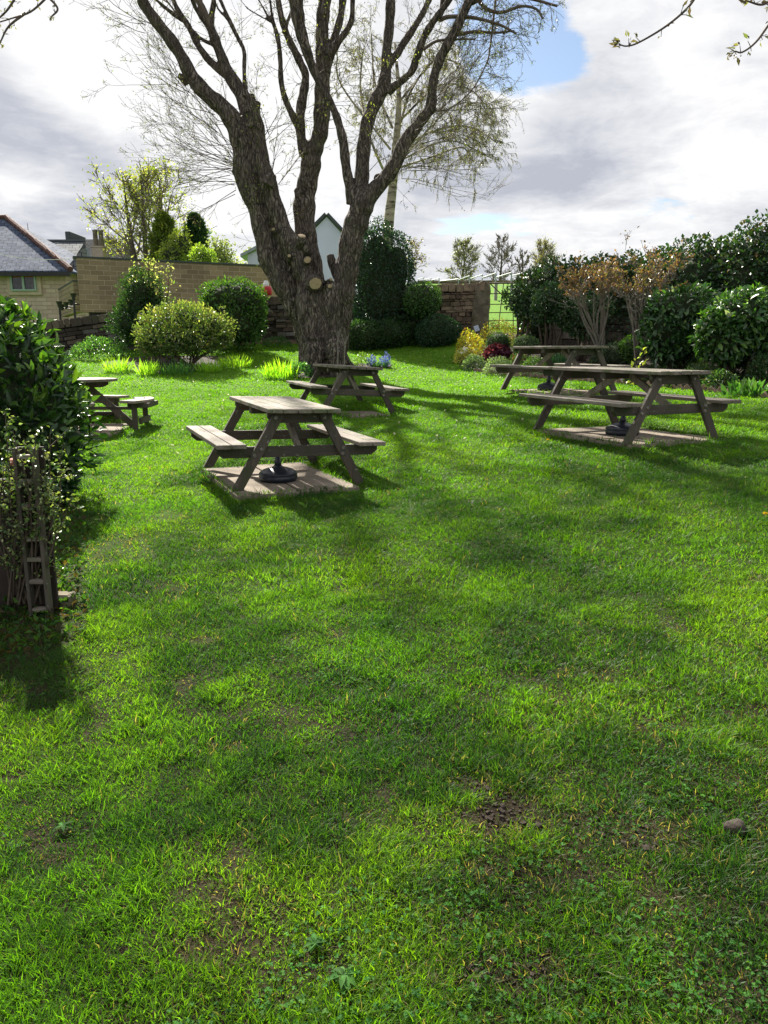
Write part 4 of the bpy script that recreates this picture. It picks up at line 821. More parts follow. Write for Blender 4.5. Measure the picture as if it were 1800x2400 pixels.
tuft('border_weeds', 'green weeds along the foot of the left dry stone wall', 'plant', 230, 838, 130, 44, 19.4, 1300, .07, [((.06, .15, .04), 2), ((.1, .22, .05), 1)])
tuft('border_weeds', 'strappy leaves at the foot of the low hedge near the round-headed tree', 'plant', 945, 810, 60, 30, 20.2, 160, .02, [((.12, .24, .06), 1)], grassy=True)
tuft('border_weeds', 'leafy plants at the wall foot just left of the big trunk', 'plant', 650, 812, 70, 18, 20.5, 500, .06, [((.06, .14, .05), 1)])
# dead stalks in front of the trunk
for (x, y0, y1, lb) in ((790, 862, 776, 'taller dead brown stalk standing in front of the trunk'), (807, 850, 793, 'shorter pale dead stalk right of the taller stalk')):
    mb = MB(); a = at(x, y0, 16.3); a.z = g1(a.x, a.y)-.02; b = at(x+2, y1, 16.3); mb.tube([a, a.lerp(b, .5)+rv(.01), b], [.02, .016, .012], 6)
    for s in (-1, 1, .5): mb.tube([a.lerp(b, .85), a.lerp(b, .95)+Vector((.05*s, 0, .05)), a.lerp(b, 1)+Vector((.08*s, 0, .1*abs(s)))], [.01, .008, .005], 4)
    tag(mb.build('dead_stalk', M['greytwig'], None), lb, 'dead plant', 'dead stalks at the tree foot')
# ------------------------------------------------------------------ dry stone walls
def stonewall(label, line, top, bot, th=.42, cope=True, seed=1, cols=((.17, .135, .1), (.12, .095, .075), (.22, .18, .135), (.08, .065, .055)), row=(.09, .15), wl=(.18, .42)):
    """line: xy points, top/bot heights at each"""
    rnd = random.Random(seed); mb = MB(); colr = []
    def put(c, d, Mx, jit, cc):
        n0 = len(mb.v); mb.box(c, d, Mx, jit); colr.extend([cc]*(len(mb.v)-n0))
    for (a, b, t0, t1, b0, b1) in zip(line, line[1:], top, top[1:], bot, bot[1:]):
        a = Vector((a[0], a[1], 0)); b = Vector((b[0], b[1], 0)); L = (b-a).length; d = (b-a)/L; ang = math.atan2(d.y, d.x); Mx = Matrix.Rotation(ang, 3, 'Z')
        sl = math.atan2(t1-t0, L); n = Vector((d.y, -d.x, 0))
        Mc = Mx @ Matrix.Rotation(-sl, 3, 'Y')
        cz = ((t0+t1)/2+(b0+b1)/2)/2; put((a+b)/2+Vector((0, 0, cz-.06)), (L, th-.14, (t0+t1)/2-(b0+b1)/2-.16), Mc, 0, (.03, .025, .02))
        chh = .24 if cope else 0; z = 0; Hm = max(t0-b0, t1-b1)-chh
        while z < Hm:
            h = rnd.uniform(*row); x = -rnd.uniform(0, .2)
            while x < L:
                w = rnd.uniform(*wl); f = (x+w/2)/L; zt = t0+(t1-t0)*f-chh; zb = b0+(b1-b0)*f; zz = zt-z-h/2
                if zz > zb-.1 and 0 < x+w/2 < L:
                    cc = rnd.choice(cols); k = rnd.uniform(.75, 1.2); cc = (cc[0]*k, cc[1]*k, cc[2]*k)
                    random.seed(rnd.random()); put(a+d*(x+w/2)+n*rnd.uniform(-.02, .025)+Vector((0, 0, zz)), (w-.012, th, h-.009), Mc, .012, cc)
                x += w
            z += h
        if cope:
            x = 0
            while x < L:
                w = rnd.uniform(.14, .32); f = (x+w/2)/L; zt = t0+(t1-t0)*f; cc = rnd.choice(cols[:3]); cc = tuple(1.25*q for q in cc)
                random.seed(rnd.random()); put(a+d*(x+w/2)+Vector((0, 0, zt-.11+rnd.uniform(-.012, .012))), (w-.012, th+.06, .22), Mc @ Matrix.Rotation(rnd.uniform(-.05, .05), 3, 'Y'), .012, cc); x += w
    me = mb.mesh('stone_wall'); at_ = me.attributes.new('col', 'FLOAT_COLOR', 'POINT'); c = np.ones((len(mb.v), 4), np.float32); c[:, :3] = colr; at_.data.foreach_set('color', c.ravel())
    bm = bmesh.new(); bm.from_mesh(me); bmesh.ops.bevel(bm, geom=list(bm.edges), offset=.012, segments=1, affect='EDGES', clamp_overlap=True); bm.to_mesh(me); bm.free()
    o = link('stone_wall', me, M['drystone']); tag(o, label, 'wall'); random.seed(seed); return o
def zt(px, py, Y): return at(px, py, Y).z
stonewall('dark dry stone wall with upright coping below the block wall, on the left', [(at(-60, 800, 20.6).x, 20.6), (at(127, 752, 21).x, 21.0), (at(264, 735, 21.6).x, 21.6), (at(450, 715, 22.2).x, 22.2), (at(640, 697, 22.6).x, 22.6), (at(850, 680, 22.8).x, 22.8)],
          [zt(-60, 775, 20.6), zt(127, 752, 21), zt(264, 735, 21.6), zt(450, 715, 22.2), zt(640, 697, 22.6), zt(850, 690, 22.8)], [1.5, 1.5, 1.5, 1.5, 1.6, 1.6], seed=3, row=(.06, .13), cols=((.1, .08, .065), (.07, .058, .05), (.15, .12, .095), (.05, .042, .038), (.2, .19, .18)))
stonewall('sunlit brown dry stone wall joining the tall stone gatepost', [(at(850, 690, 23.1).x, 23.1), (at(1027, 667, 22.4).x, 22.4), (at(1118, 660, 22.1).x, 22.1)], [zt(850, 680, 23.1), zt(1027, 668, 22.4), zt(1106, 665, 22.1)], [1.6, 1.8, 1.95], seed=5, row=(.06, .13), wl=(.14, .34), cols=((.3, .23, .16), (.24, .18, .125), (.36, .28, .195), (.18, .135, .1)))
stonewall('low mossy retaining wall behind the plants of the right bed', [(4.4, 19.6), (6.1, 18.3), (7.8, 16.9), (9.6, 15.4)], [2.55, 2.45, 2.3, 2.2], [1.4, 1.3, 1.3, 1.3], seed=8, cope=False, row=(.14, .24), wl=(.3, .6), cols=((.12, .1, .085), (.08, .07, .06), (.17, .145, .12)))
# gatepost
c = at(1123, 781, 22.0); gz = c.z-.3; mb = MB(); k = 22.0/FPX
mb2 = []; H = zt(1123, 659, 22)-c.z
prof = []
for i in range(15):
    t = i/14; z = t*H; w = .275-.035*t
    if z > H-.2: w *= math.sqrt(max(1-((z-(H-.2))/.205)**2, .02))
    prof.append((w, z))
rings = []
for (w, z) in [(.28, -.35)]+prof:
    lean = .045*z; rings.append([Vector((c.x+lean+sx*w*(1 if abs(sx) < 1 else .93), c.y+sy*.17*(1 if abs(sy) < 1 else .9), c.z+z)) for sx, sy in ((-1, -.6), (-.7, -1), (0, -1.06), (.7, -1), (1, -.6), (1, .6), (.7, 1), (-.7, 1), (-1, .6))])
vs = [p+rv(.006) for r_ in rings for p in r_]; m9 = 9; fs = []
for i in range(len(rings)-1):
    for j in range(m9): fs.append((i*m9+j, i*m9+(j+1) % m9, (i+1)*m9+(j+1) % m9, (i+1)*m9+j))
fs.append(tuple(range((len(rings)-1)*m9, len(rings)*m9))); mb.add(vs, fs)
o = mb.build('stone_gatepost', M['gatepost'], None, bev=.01); tag(o, 'tall round-topped stone gatepost between dry stone wall and metal gate', 'gatepost')
# gate
gx0 = at(1146, 664, 22.3).x; gzb = g1(gx0, 22.3)+.06
gr = empty('field_gate', (gx0, 22.3, gzb), math.radians(4), 'rusty metal bar field gate beside the stone gatepost', 'gate')
mb = MB(); GH = zt(1146, 664, 22.3)-gzb; GW = 2.6
mb.tube([(0, 0, 0), (0, 0, GH)], .022, 8); mb.tube([(GW, 0, 0), (GW, 0, GH)], .022, 8); mb.tube([(0, 0, GH), (GW, 0, GH+.04)], .022, 8); mb.build('gate_frame', M['rust'], gr, world=False)
for f in (.02, .2, .37, .55, .78): mb = MB(); mb.tube([(0, 0, GH*f), (GW, 0, GH*f+.02)], .013, 6); mb.build('bar', M['rust'], gr, world=False)
for (xa, xb) in ((.3, .42), (.75, .68), (1.5, 1.5)): mb = MB(); mb.tube([(xa, -.02, .02), (xb, -.02, GH)], .013, 6); mb.build('upright', M['rust'], gr, world=False)
mb = MB(); mb.tube([(.03, .02, GH), (.7, .02, GH*.55), (1.3, .02, .05)], .016, 6); mb.build('brace', M['rust'], gr, world=False)
# pale blue lamp on spike
p = at(1117, 770, 20.2); sr = empty('garden_light', (p.x, p.y, g1(p.x, p.y)), 0, 'small pale blue box light on a spike at the tip of the flower bed', 'garden light'); Mx = Matrix.Rotation(-.35, 3, 'Y')
mb = MB(); mb.box((0, 0, p.z-g1(p.x, p.y)), (.13, .1, .15), Mx); mb.build('lamp_box', M['solar'], sr, bev=.01, world=False); mb = MB(); mb.tube([(0, .0, 0), (0, 0, max(.03, p.z-g1(p.x, p.y)-.06))], .01, 6); mb.build('spike', M['black'], sr, world=False)
# ------------------------------------------------------------------ field: sheep hurdle fence, trees, far wall
KF = .211
def fp(x, y, Y): return at(950+x*KF, 560+y*KF, Y)
fr = empty('field_fence', tuple(ongnd(1162, 703, 25, 90)), 0, 'grey metal rail fence with sloping top rails across the field', 'fence')
rails = [(135, 447, 205, 430, 70), (205, 455, 285, 435, 66), (290, 460, 375, 437, 62), (385, 468, 590, 445, 58), (595, 455, 715, 408, 54), (725, 440, 855, 397, 50), (855, 432, 1005, 380, 46), (1015, 425, 1180, 375, 43), (1185, 410, 1300, 380, 41), (1300, 400, 1480, 372, 39)]
mb = MB(); pm = []
for (x0, y0, x1, y1, Y) in rails:
    a = fp(x0, y0, Y); b = fp(x1, y1, Y-2); mb = MB(); mb.tube([a, b], .034, 6); mb.build('rail', M['galv'], fr)
    mb = MB(); mb.tube([a-Vector((0, 0, .35)), b-Vector((0, 0, .8))], .014, 4); mb.build('lower_rail', M['galv'], fr)
    pm.append(b)
for b in pm:
    mb = MB(); z0 = g1(b.x, b.y)-.2; mb.tube([Vector((b.x, b.y, min(z0, b.z-1.0))), b], .036, 6); mb.build('rail_post', M['galv'], fr)
for (x, y0, y1, Y, lb) in ((1008, 480, 690, 40, 'nearer thick grey post standing in the field behind the gate'), (1183, 480, 600, 48, 'farther grey post standing in the field behind the gate')):
    b = fp(x, y0, Y); z0 = g1(b.x, b.y)-.3; mb = MB(); mb.box((b.x, b.y, (z0+b.z)/2), (.16, .16, b.z-z0)); tag(mb.build('fence_post', M['post'], None, bev=.015), lb, 'post', 'grey posts in the field')
stonewall('low dry stone wall along the crest of the field', [(3.2, 74), (7, 74), (12, 74), (24, 74)], [g1(3.2, 74)+.22, g1(7, 74)+.22, g1(12, 74)+.22, g1(24, 74)+.22], [g1(3.2, 74)-.3]*1+[g1(7, 74)-.2, g1(12, 74)-.2, g1(24, 74)-.2], seed=11, row=(.2, .3), wl=(.4, .9), th=.6)
def bgtree(name, label, px, py0, py1, w, Y, trunk_r, par, leafs, barkm='barkfar', n0=7, base=None, group=None, lsz=.12, per=2, frac=1, spread=.25, trunks=1, pal=None, tfrac=.35, L0=None):
    """px: trunk x, py0 crown top, py1 ground line px, w crown width px"""
    b = at(px, py1, Y); z0 = g1(b.x, b.y) if base is None else base; top = at(px, py0, Y).z; H = top-z0; k = Y/FPX; W_ = w*k/2
    root = empty(name, (b.x, b.y, z0), 0, label, 'tree', group); mb = MB(); tb_ = MB(); tips = []
    for tI in range(trunks):
        off = (tI-(trunks-1)/2)*.5; P = [Vector((b.x+off*.5, b.y, z0-.2)), Vector((b.x+off, b.y+random.uniform(-.1, .1), z0+H*.3)), Vector((b.x+off*1.6+random.uniform(-.2, .2), b.y, z0+H*.6)), Vector((b.x+off*2, b.y, z0+H*.92))]
        p, r_ = catmull(P, [trunk_r, trunk_r*.75, trunk_r*.45, trunk_r*.12], 5); tb_.tube(p, r_, 7)
        for i in range(n0):
            t = tfrac+(.95-tfrac)*(i+random.random())/n0; q = p[min(int(t*(len(p)-1)), len(p)-1)]; a = i*2.4+random.uniform(-.4, .4)
            s = math.sin(PI*min(1, (t-tfrac)/(1-tfrac)*.85+.18))
            d = Vector((math.cos(a), math.sin(a), random.uniform(.35, .9)+t*.5)); grow(mb, tips, q, d, (L0 or W_)*.62*(.4+.7*s), trunk_r*.35*(1.1-t*.6), 0, par)
    tb_.build('trunk', M[barkm], root, smooth=True); mb.build('crown_branches', M['paletwig'] if Y > 34 else M['twig'], root)
    if leafs: tipleaves('crown', tips, per, lsz, leafs, root, spread=spread, frac=frac, wr=.7)
    return root
pb = dict(seg=4, trop=[.05, .03, .02, 0], n=[4, 4, 3], ang=(.35, .85), lr=.55, max=3, wob=.13, taper=.6, rmin=.012, rr=.6, t0=.3)
PALE = [((.2, .25, .06), 2), ((.14, .19, .05), 2), ((.28, .3, .1), 1)]
bgtree('maple_tree', 'tall spring-green tree with an open rounded crown behind the block wall', 345, 392, 640, 190, 44, .26, dict(pb, rmin=.014), [((.3, .34, .09), 2), ((.2, .26, .06), 2), ((.36, .36, .14), 1)], n0=9, trunks=3, per=1, lsz=.15, spread=.25, frac=.45, tfrac=.3, base=2.5, L0=3.3)
for (px, p0, p1, w, Y, lb, lf) in ((1083, 560, 664, 92, 92, 'greenish round bare tree on the field crest, leftmost of the field trees', [((.22, .25, .1), 1), ((.17, .19, .08), 1)]), (1172, 548, 664, 84, 94, 'tall bare brown tree on the field crest, second of the field trees', None), (1222, 578, 664, 50, 98, 'small faint bare tree between the two larger field trees and the hedge', None), (1270, 562, 664, 80, 90, 'bare pale tree rising behind the left end of the tall hedge', [((.25, .24, .12), 1)])):
    bgtree('field_tree', lb, px, p0, p1+12, w, Y, .2, dict(pb, rmin=.02, n=[6, 5, 3], trop=[.1, .05, .03], ang=(.3, .75)), lf, n0=18, tfrac=.08, group='trees on the field crest', per=1, lsz=.13, spread=.2, frac=.22, L0=w*Y/FPX/2*1.15)
bgtree('bare_tree', 'bare reddish-twigged tree behind the slate roof on the far left', 75, 500, 640, 90, 58, .15, dict(pb, rmin=.014, n=[5, 4, 3]), None, n0=8, base=3, tfrac=.3)
bgtree('young_tree', 'pale twiggy tree with light new leaves behind the block wall, left of the trunk', 530, 556, 660, 90, 38, .1, dict(pb, rmin=.01), [((.25, .3, .12), 1), ((.15, .2, .07), 1)], n0=8, base=2.5, tfrac=.3, per=2, lsz=.12, frac=.7)
bgtree('young_tree', 'hazy pale tree just left of the big trunk behind the low white building', 590, 562, 660, 70, 48, .1, dict(pb, rmin=.012), [((.22, .26, .12), 1)], n0=7, base=2.5, tfrac=.3, per=1, lsz=.14, frac=.6)
bgtree('crooked_tree', 'small bare tree leaning right from behind the tall evergreen', 950, 545, 740, 130, 25, .07, dict(pb, rmin=.006, n=[4, 3, 3], trop=[.03, .03, .02], wob=.2), [((.2, .2, .08), 1), ((.15, .1, .06), 1)], n0=7, per=1, lsz=.06, frac=.4, spread=.05, tfrac=.3)
def conifer(name, label, px, p0, p1, w, Y, n, pal, ls=.16):
    b = at(px, p1, Y); t = at(px, p0, Y); k = Y/FPX; W_ = w*k/2; H = t.z-b.z
    root = empty(name, (b.x, b.y, b.z), 0, label, 'tree'); h = RNG.random(n)**.8; a = RNG.uniform(0, 6.28, n); prof = np.sqrt(np.clip(1-h**1.7, 0, 1))*W_*(1+.22*np.sin(a*3+h*9)+.15*np.sin(h*31+a)); r_ = prof*RNG.uniform(.6, 1.05, n)
    P = np.stack([b.x+r_*np.cos(a), b.y+r_*np.sin(a), b.z+h*H], 1); D = np.stack([np.cos(a)*.6, np.sin(a)*.6, np.full(n, .7)], 1)+RNG.normal(0, .35, (n, 3)); L = ls*RNG.uniform(.6, 1.5, n)
    leaves('foliage', P, D, RNG.normal(size=(n, 3)), L, L*.4, M['leaf'], np.clip(palette(n, pal, var=.25), .003, .9), root)
    mb = MB(); mb.tube([(b.x, b.y, b.z-2), (b.x, b.y, b.z+H*.5), (b.x, b.y, b.z+H*.93)], [.2, .13, .03], 7); mb.build('trunk', M['barkfar'], root)
    V0, F0 = ico(); rr = .72*(1+.15*lump(V0, int(px))); hz = (V0[:, 2]+1)/2; pr_ = np.sqrt(np.clip(1-hz**1.7, 0, 1)); ang = np.arctan2(V0[:, 1], V0[:, 0])
    Vc = np.stack([b.x+W_*.72*pr_*np.cos(ang), b.y+W_*.72*pr_*np.sin(ang), b.z+hz*H*.92], 1); trimesh('shade_core', Vc, F0, M['core'], root)  # solid dark filler added for the shade inside the crown
conifer('golden_conifer', 'yellow-green conifer in front of the tall maple', 388, 500, 625, 62, 41, 5200, [((.14, .2, .03), 2), ((.08, .13, .02), 2), ((.22, .27, .05), 1)])
conifer('dark_conifer', 'dark green conifer right of the yellow-green one', 462, 504, 625, 60, 42, 5500, [((.02, .06, .02), 2), ((.04, .09, .025), 1)])
bush('lime_bush', 'bright lime-green bush just above the block wall', 'shrub', [bpx(480, 608, 56, 42, 36), bpx(468, 600, 40, 40, 36)], .13, 1500, [((.22, .34, .05), 2), ((.3, .42, .07), 1)], 'leaf', amp=.25, base=2.5, core=.6)
bush('golden_bush', 'golden-leaved bush at the foot of the two conifers', 'shrub', [bpx(425, 578, 46, 70, 39), bpx(405, 600, 60, 60, 39)], .13, 1700, [((.24, .3, .05), 2), ((.14, .2, .04), 1)], 'leaf', amp=.3, base=2.5, core=.6)
# birch
bY = 25; b = at(908, 700, bY); root = empty('birch_tree', (b.x, b.y, g1(b.x, b.y)), 0, 'silver birch with weeping twigs behind the big tree, its pale trunk showing at the right', 'tree')
mb = MB(); P = [Vector((b.x, b.y, g1(b.x, b.y)-.2)), at(909, 560, bY), at(920, 440, bY), at(927, 350, bY), at(935, 230, bY), at(925, 100, bY)]; p, r_ = catmull(P, [.2, .175, .14, .12, .08, .03], 5); mb.tube(p, r_, 10)
tips = []; tw_ = MB(); pbi = dict(seg=6, trop=[.02, -.06, -.34], n=[4, 5], ang=(.3, .8), lr=.5, max=2, wob=.1, taper=.65, rmin=.0045, rr=.5, t0=.2)
for (pts, r) in (([(918, 430), (960, 340), (1040, 300), (1110, 300), (1165, 335)], .045), ([(922, 400), (980, 330), (1060, 250), (1120, 240)], .04), ([(918, 440), (870, 330), (845, 220), (850, 120)], .05), ([(930, 330), (960, 220), (1020, 140), (1080, 150)], .045), ([(915, 400), (1000, 372), (1080, 345), (1110, 380)], .035),
                 ([(920, 300), (880, 200), (870, 80)], .04), ([(935, 240), (1000, 160), (1060, 100)], .04), ([(915, 350), (800, 200), (790, 120)], .035), ([(940, 280), (1030, 200), (1110, 215), (1150, 280)], .035), ([(930, 380), (1050, 330), (1150, 370)], .03)):
    P = [at(x, y, bY+random.uniform(-1.2, 1.2)*(i > 0)) for i, (x, y) in enumerate(pts)]; q, rr = catmull(P, [r*(1-.75*i/len(P)) for i in range(len(P))], 5); mb.tube(q, rr, 6)
    for i in range(3, len(q)):
        for _ in range(2): grow(tw_, tips, q[i], rv(.7)+Vector((.15, 0, .1)), random.uniform(.5, 1.05), .012, 0, pbi)
mb.build('trunk', M['birch'], root, smooth=True); tw_.build('twigs', M['greytwig'], root)
tipleaves('catkins', tips, 1, .045, [((.22, .22, .08), 2), ((.13, .13, .06), 2)], root, spread=.02, frac=.6)
# ------------------------------------------------------------------ buildings on the left
def quadwall(mb, a, b, z0, z1, t=.3):
    a = Vector((a[0], a[1], 0)); b = Vector((b[0], b[1], 0)); d = (b-a).normalized(); n = Vector((-d.y, d.x, 0)); c = (a+b)/2+n*t/2; mb.box((c.x, c.y, (z0+z1)/2), ((b-a).length, t, z1-z0), Matrix.Rotation(math.atan2(d.y, d.x), 3, 'Z'))
# block wall
A = at(179, 604, 27); B = at(690, 629, 30.2); zb = at(181, 731, 27).z
r = empty('block_wall', (A.x, A.y, zb), 0, 'long brown sandstone block wall with a flat coping, beyond the garden wall', 'wall')
mb = MB(); quadwall(mb, (A.x, A.y), (B.x, B.y), zb, A.z, .35); mb.build('wall_face', M['block'], r)
mb = MB(); quadwall(mb, (A.x-.09, A.y-.06), (B.x, B.y-.06), A.z, A.z+.06, .5); mb.build('coping', M['darkroof'], r, bev=.008)
mb = MB(); quadwall(mb, (A.x+.2, A.y+.25), (B.x, B.y+.3), 0.5, zb, .3); mb.build('void_shade', M['black'], r)  # black sheet standing for the dark void under the overhanging wall
A2 = at(171, 660, 27.2); B2 = at(137, 683, 31); zz = A2.z
mb = MB(); quadwall(mb, (B2.x, B2.y), (A2.x, A2.y), zb, zz, .25); mb.build('return_wall', M['blocky'], r)
mb = MB(); quadwall(mb, (B2.x, B2.y-.03), (A2.x, A2.y-.03), zz, zz+.05, .32); mb.build('coping', M['darkroof'], r)
# black pots and lamp posts
def pot(px, py, Y, lb, post=False):
    p = at(px, py, Y); root = empty('lantern_post' if post else 'wall_planter', (p.x, p.y, p.z-(1.4 if post else 0)), 0, lb, 'lamp post' if post else 'planter', 'black lantern posts on the garden wall' if post else 'black planters on the return wall')
    mb = MB(); mb.lathe((p.x, p.y, p.z-.12), [(.03, 0), (.055, .04), (.06, .09), (.1, .2), (.07, .2), (.02, .17)], 10); mb.build('bowl', M['black'], root)
    if post: mb = MB(); mb.tube([(p.x, p.y, p.z-1.5), (p.x, p.y, p.z-.1)], .035, 8); mb.build('post', M['black'], root)
    else: mb = MB(); mb.tube([(p.x, p.y, p.z-.05), (p.x+.15, p.y+.35, p.z-.05)], .02, 6); mb.build('bracket', M['black'], root)
pot(172, 694, 24, 'taller black lantern post in front of the block wall corner', True); pot(139, 713, 24, 'shorter black lantern post at the left of the garden wall', True)
pot(155, 714, 26.2, 'black planter in the middle of the return wall'); pot(166, 708, 26, 'black planter nearest the wall corner'); pot(145, 719, 26.4, 'black planter furthest left on the return wall')
# red item on wall
p = at(626, 692, 22.7); r = empty('red_container', (p.x, p.y, p.z), 0, 'small red and white container on top of the dark wall beside the trunk', 'container')
mb = MB(); mb.lathe((p.x, p.y, p.z), [(.13, 0), (.15, .03), (.15, .2), (.1, .25)], 14); mb.build('body', M['red'], r, smooth=True); mb = MB(); mb.lathe((p.x-.02, p.y, p.z+.25), [(.08, 0), (.09, .06), (.05, .16)], 12); mb.build('cap', M['white'], r)
# house far left
HY = 32.0; E = at(165, 634, HY); zE = E.z; xE = E.x
r = empty('sandstone_house', (xE-3, HY, 1.5), 0, 'sandstone house with hipped blue slate roof and green-framed window at the left edge', 'house')
mb = MB(); wx1 = xE-.35; mb.box(((wx1-16)/2-8*0+0, HY+4.3, (zE+1)/2), (abs(-16-wx1), 8, zE-1)); mb.v = [(v[0], v[1], v[2]) for v in mb.v]
mb = MB(); xL = -30; mb.box(((wx1+xL)/2, HY+4.35, (zE+1)/2), (wx1-xL, 8, zE-1)); mb.build('wall', M['housewall'], r)
sl = .60; D = 4.6
mb = MB(); ov = .0; a = Vector((xE, HY, zE)); e = Vector((xE-D, HY+D, zE+D*sl)); bk = Vector((xE, HY+2*D, zE)); L1 = Vector((xL, HY, zE)); L2 = Vector((xL, HY+D, zE+D*sl)); L3 = Vector((xL, HY+2*D, zE)); dn = Vector((0, 0, -.1))
vs = [a, e, bk, L1, L2, L3]; vs2 = [v+dn for v in vs]; mb.add(vs+vs2, [(3, 0, 1, 4), (0, 2, 1), (2, 5, 4, 1), (9, 10, 7, 6), (6, 7, 8), (8, 7, 10, 11), (0, 3, 9, 6), (2, 0, 6, 8), (5, 2, 8, 11)]); rf = mb.build('roof', M['slate'], r)
mb = MB()
n = 16
for i in range(n):
    p0 = a.lerp(e, i/n); p1 = a.lerp(e, (i+1.08)/n); up = Vector((0, 0, .07)); mb.tube([p0+up*.6, p1+up], [.13, .12], 8)
mb.tube([e+Vector((0, 0, .06)), L2+Vector((0, 0, .06))], .12, 8); mb.build('ridge_tiles', M['ridge'], rf)
mb = MB(); mb.box(((xE+xL)/2, HY-.02, zE-.14), (xE-xL, .16, .16)); mb.build('gutter', M['black'], r)
wc = at(50, 658, HY); w0 = at(19, 658, HY).x; w1 = at(79, 658, HY).x; z1 = at(50, 632, HY).z; z0 = at(50, 681, HY).z; cxw = (w0+w1)/2; ww = w1-w0; hh = z1-z0
wr_ = MB(); wr_.box((cxw, HY+.30, (z0+z1)/2-.055), (ww+.34, .14, hh+.2)); win = wr_.build('window_surround', M['stonetrim'], r, bev=.01)
mb = MB(); f = .07
for (cx_, cz_, dx_, dz_) in ((cxw, z1-f/2, ww, f), (cxw, z0+f/2, ww, f), (w0+f/2, (z0+z1)/2, f, hh-2*f), (w1-f/2, (z0+z1)/2, f, hh-2*f), (cxw, (z0+z1)/2, f*1.3, hh-2*f)): mb.box((cx_, HY+.20, cz_), (dx_, .08, dz_))
mb.build('window_frame', M['greenframe'], win, bev=.005); mb = MB(); mb.box((cxw, HY+.222, (z0+z1)/2), (ww-.1, .02, hh-.1)); mb.build('pane', M['glass'], win)
mb = MB(); mb.box((cxw-ww*.24, HY+.206, z1-.2), (ww*.36, .01, .16)); mb.box((cxw+ww*.24, HY+.206, z1-.2), (ww*.36, .01, .16)); mb.build('red_blind', M['pot'], win)
# cable
mb = MB(); a_ = at(-20, 592, 30.5); b_ = at(165, 607, 30.5); mb.tube([a_.lerp(b_, t/12)-Vector((0, 0, .12*math.sin(PI*t/12))) for t in range(13)], .012, 4); tag(mb.build('overhead_cable', M['white'], None), 'thin pale cable sagging across the slate roof', 'cable')
# conservatory behind the block wall corner
r = empty('conservatory', (at(160, 700, 33.5).x, 33.5, 2), 0, 'small green-framed glazed lean-to between the house and the block wall', 'building')
x0 = at(152, 660, 33.5).x; x1 = at(200, 660, 33.5).x; zt_ = at(160, 640, 33.5).z; z0_ = at(160, 720, 33.5).z
mb = MB(); mb.box(((x0+x1)/2, 33.9, (zt_+z0_)/2), (x1-x0, .5, zt_-z0_)); mb.build('glazing', M['glass'], r)
mb = MB(); mb.box((x0+.04, 33.6, (zt_+z0_)/2), (.09, .1, zt_-z0_)); mb.box(((x0+x1)/2, 33.6, zt_-.5), (x1-x0, .1, .08)); mb.build('frame', M['greenframe'], r)
mb = MB(); mb.box(((x0+x1)/2, 33.55, zt_+.04), (x1-x0+.2, .25, .1)); mb.build('gutter', M['white'], r); mb = MB(); mb.poly([(x0, 33.7, zt_+.1), (x1, 33.7, zt_+.1), (x1, 33.7, zt_+1.0)], (0, 1, 0), .4); mb.build('roof', M['slate2'], r)
# second slate roof
r = empty('slate_roofed_building', (at(140, 700, 43).x, 43, 2), 0, 'far building whose mossy slate roof shows between the house roof and the chimneys', 'building')
x0 = at(70, 566, 43).x; x1 = at(175, 568, 43).x; zt_ = at(150, 569, 44.5).z; zl = at(150, 612, 42).z
mb = MB(); mb.poly([(x0, 0, 0)]*0 or [(x0, 42, zl), (x1+.25, 42, zl), (x1, 44.5, zt_), (x0, 44.5, zt_)], (0, -(zt_-zl), 2.5), .12); mb.build('roof', M['slate2'], r)
mb = MB(); mb.box(((x0+x1)/2, 43.8, (zl+2)/2), (x1-x0-.2, 3, zl-2)); mb.build('wall', M['housewall'], r); mb = MB(); mb.tube([(x0, 44.5, zt_+.06), (x1, 44.5, zt_+.06)], .12, 6); mb.build('ridge_tiles', M['darkroof'], r)
# dark gabled building with chimney
r = empty('dark_roofed_building', (at(240, 700, 46).x, 46, 2), 0, 'dark-roofed building with a two-pot stone chimney behind the block wall', 'building')
def X(px, py, Y): return at(px, py, Y).x
zt_ = at(240, 563, 47).z; zl = at(240, 625, 45).z; x0 = X(182, 600, 46); x1 = X(268, 600, 46); x2 = X(292, 600, 46)
mb = MB(); mb.poly([(x0, 45, zl), (x2, 45, zl), (x2, 47, at(290, 602-25, 47).z), (x1-.4, 47, zt_), (x0, 47, zt_)], (0, -(zt_-zl), 2), .12); mb.build('roof', M['darkroof'], r)
mb = MB(); mb.box(((x0+x2)/2, 46.4, (zl+2)/2), (x2-x0-.1, 2, zl-2)); mb.build('wall', M['housewall'], r)
mb = MB(); mb.box((x0-.1, 46.2, at(182, 578, 46).z), (.3, 2.3, 1.4)); mb.build('parapet', M['darkroof'], r, bev=.02)
mb = MB(); a_ = at(229, 580, 44); mb.box((a_.x, 44.2, a_.z-.75), (.62, .6, 1.5)); mb.box((a_.x, 44.2, a_.z+.03), (.7, .68, .08)); ch = mb.build('chimney', M['stonetrim'], r, bev=.01)
for dx_ in (-.16, .16):
    mb = MB(); zt2 = at(229, 541, 44).z; mb.lathe((a_.x+dx_, 44.2, a_.z+.07), [(.15, 0), (.13, (zt2-a_.z)*.9), (.15, (zt2-a_.z)*.93), (.15, zt2-a_.z)], 10); mb.build('chimney_pot', M['gatepost'], ch)
mb = MB(); a_ = at(206, 596, 44); mb.lathe((a_.x, 44, a_.z-.4), [(.26, 0), (.2, .5), (.17, .7)], 4); mb.build('cowl', M['galv'], r)
r = empty('pale_chimney', (at(300, 600, 46).x, 46, 2), 0, 'lone grey rendered chimney stack left of the maple trunks', 'chimney')
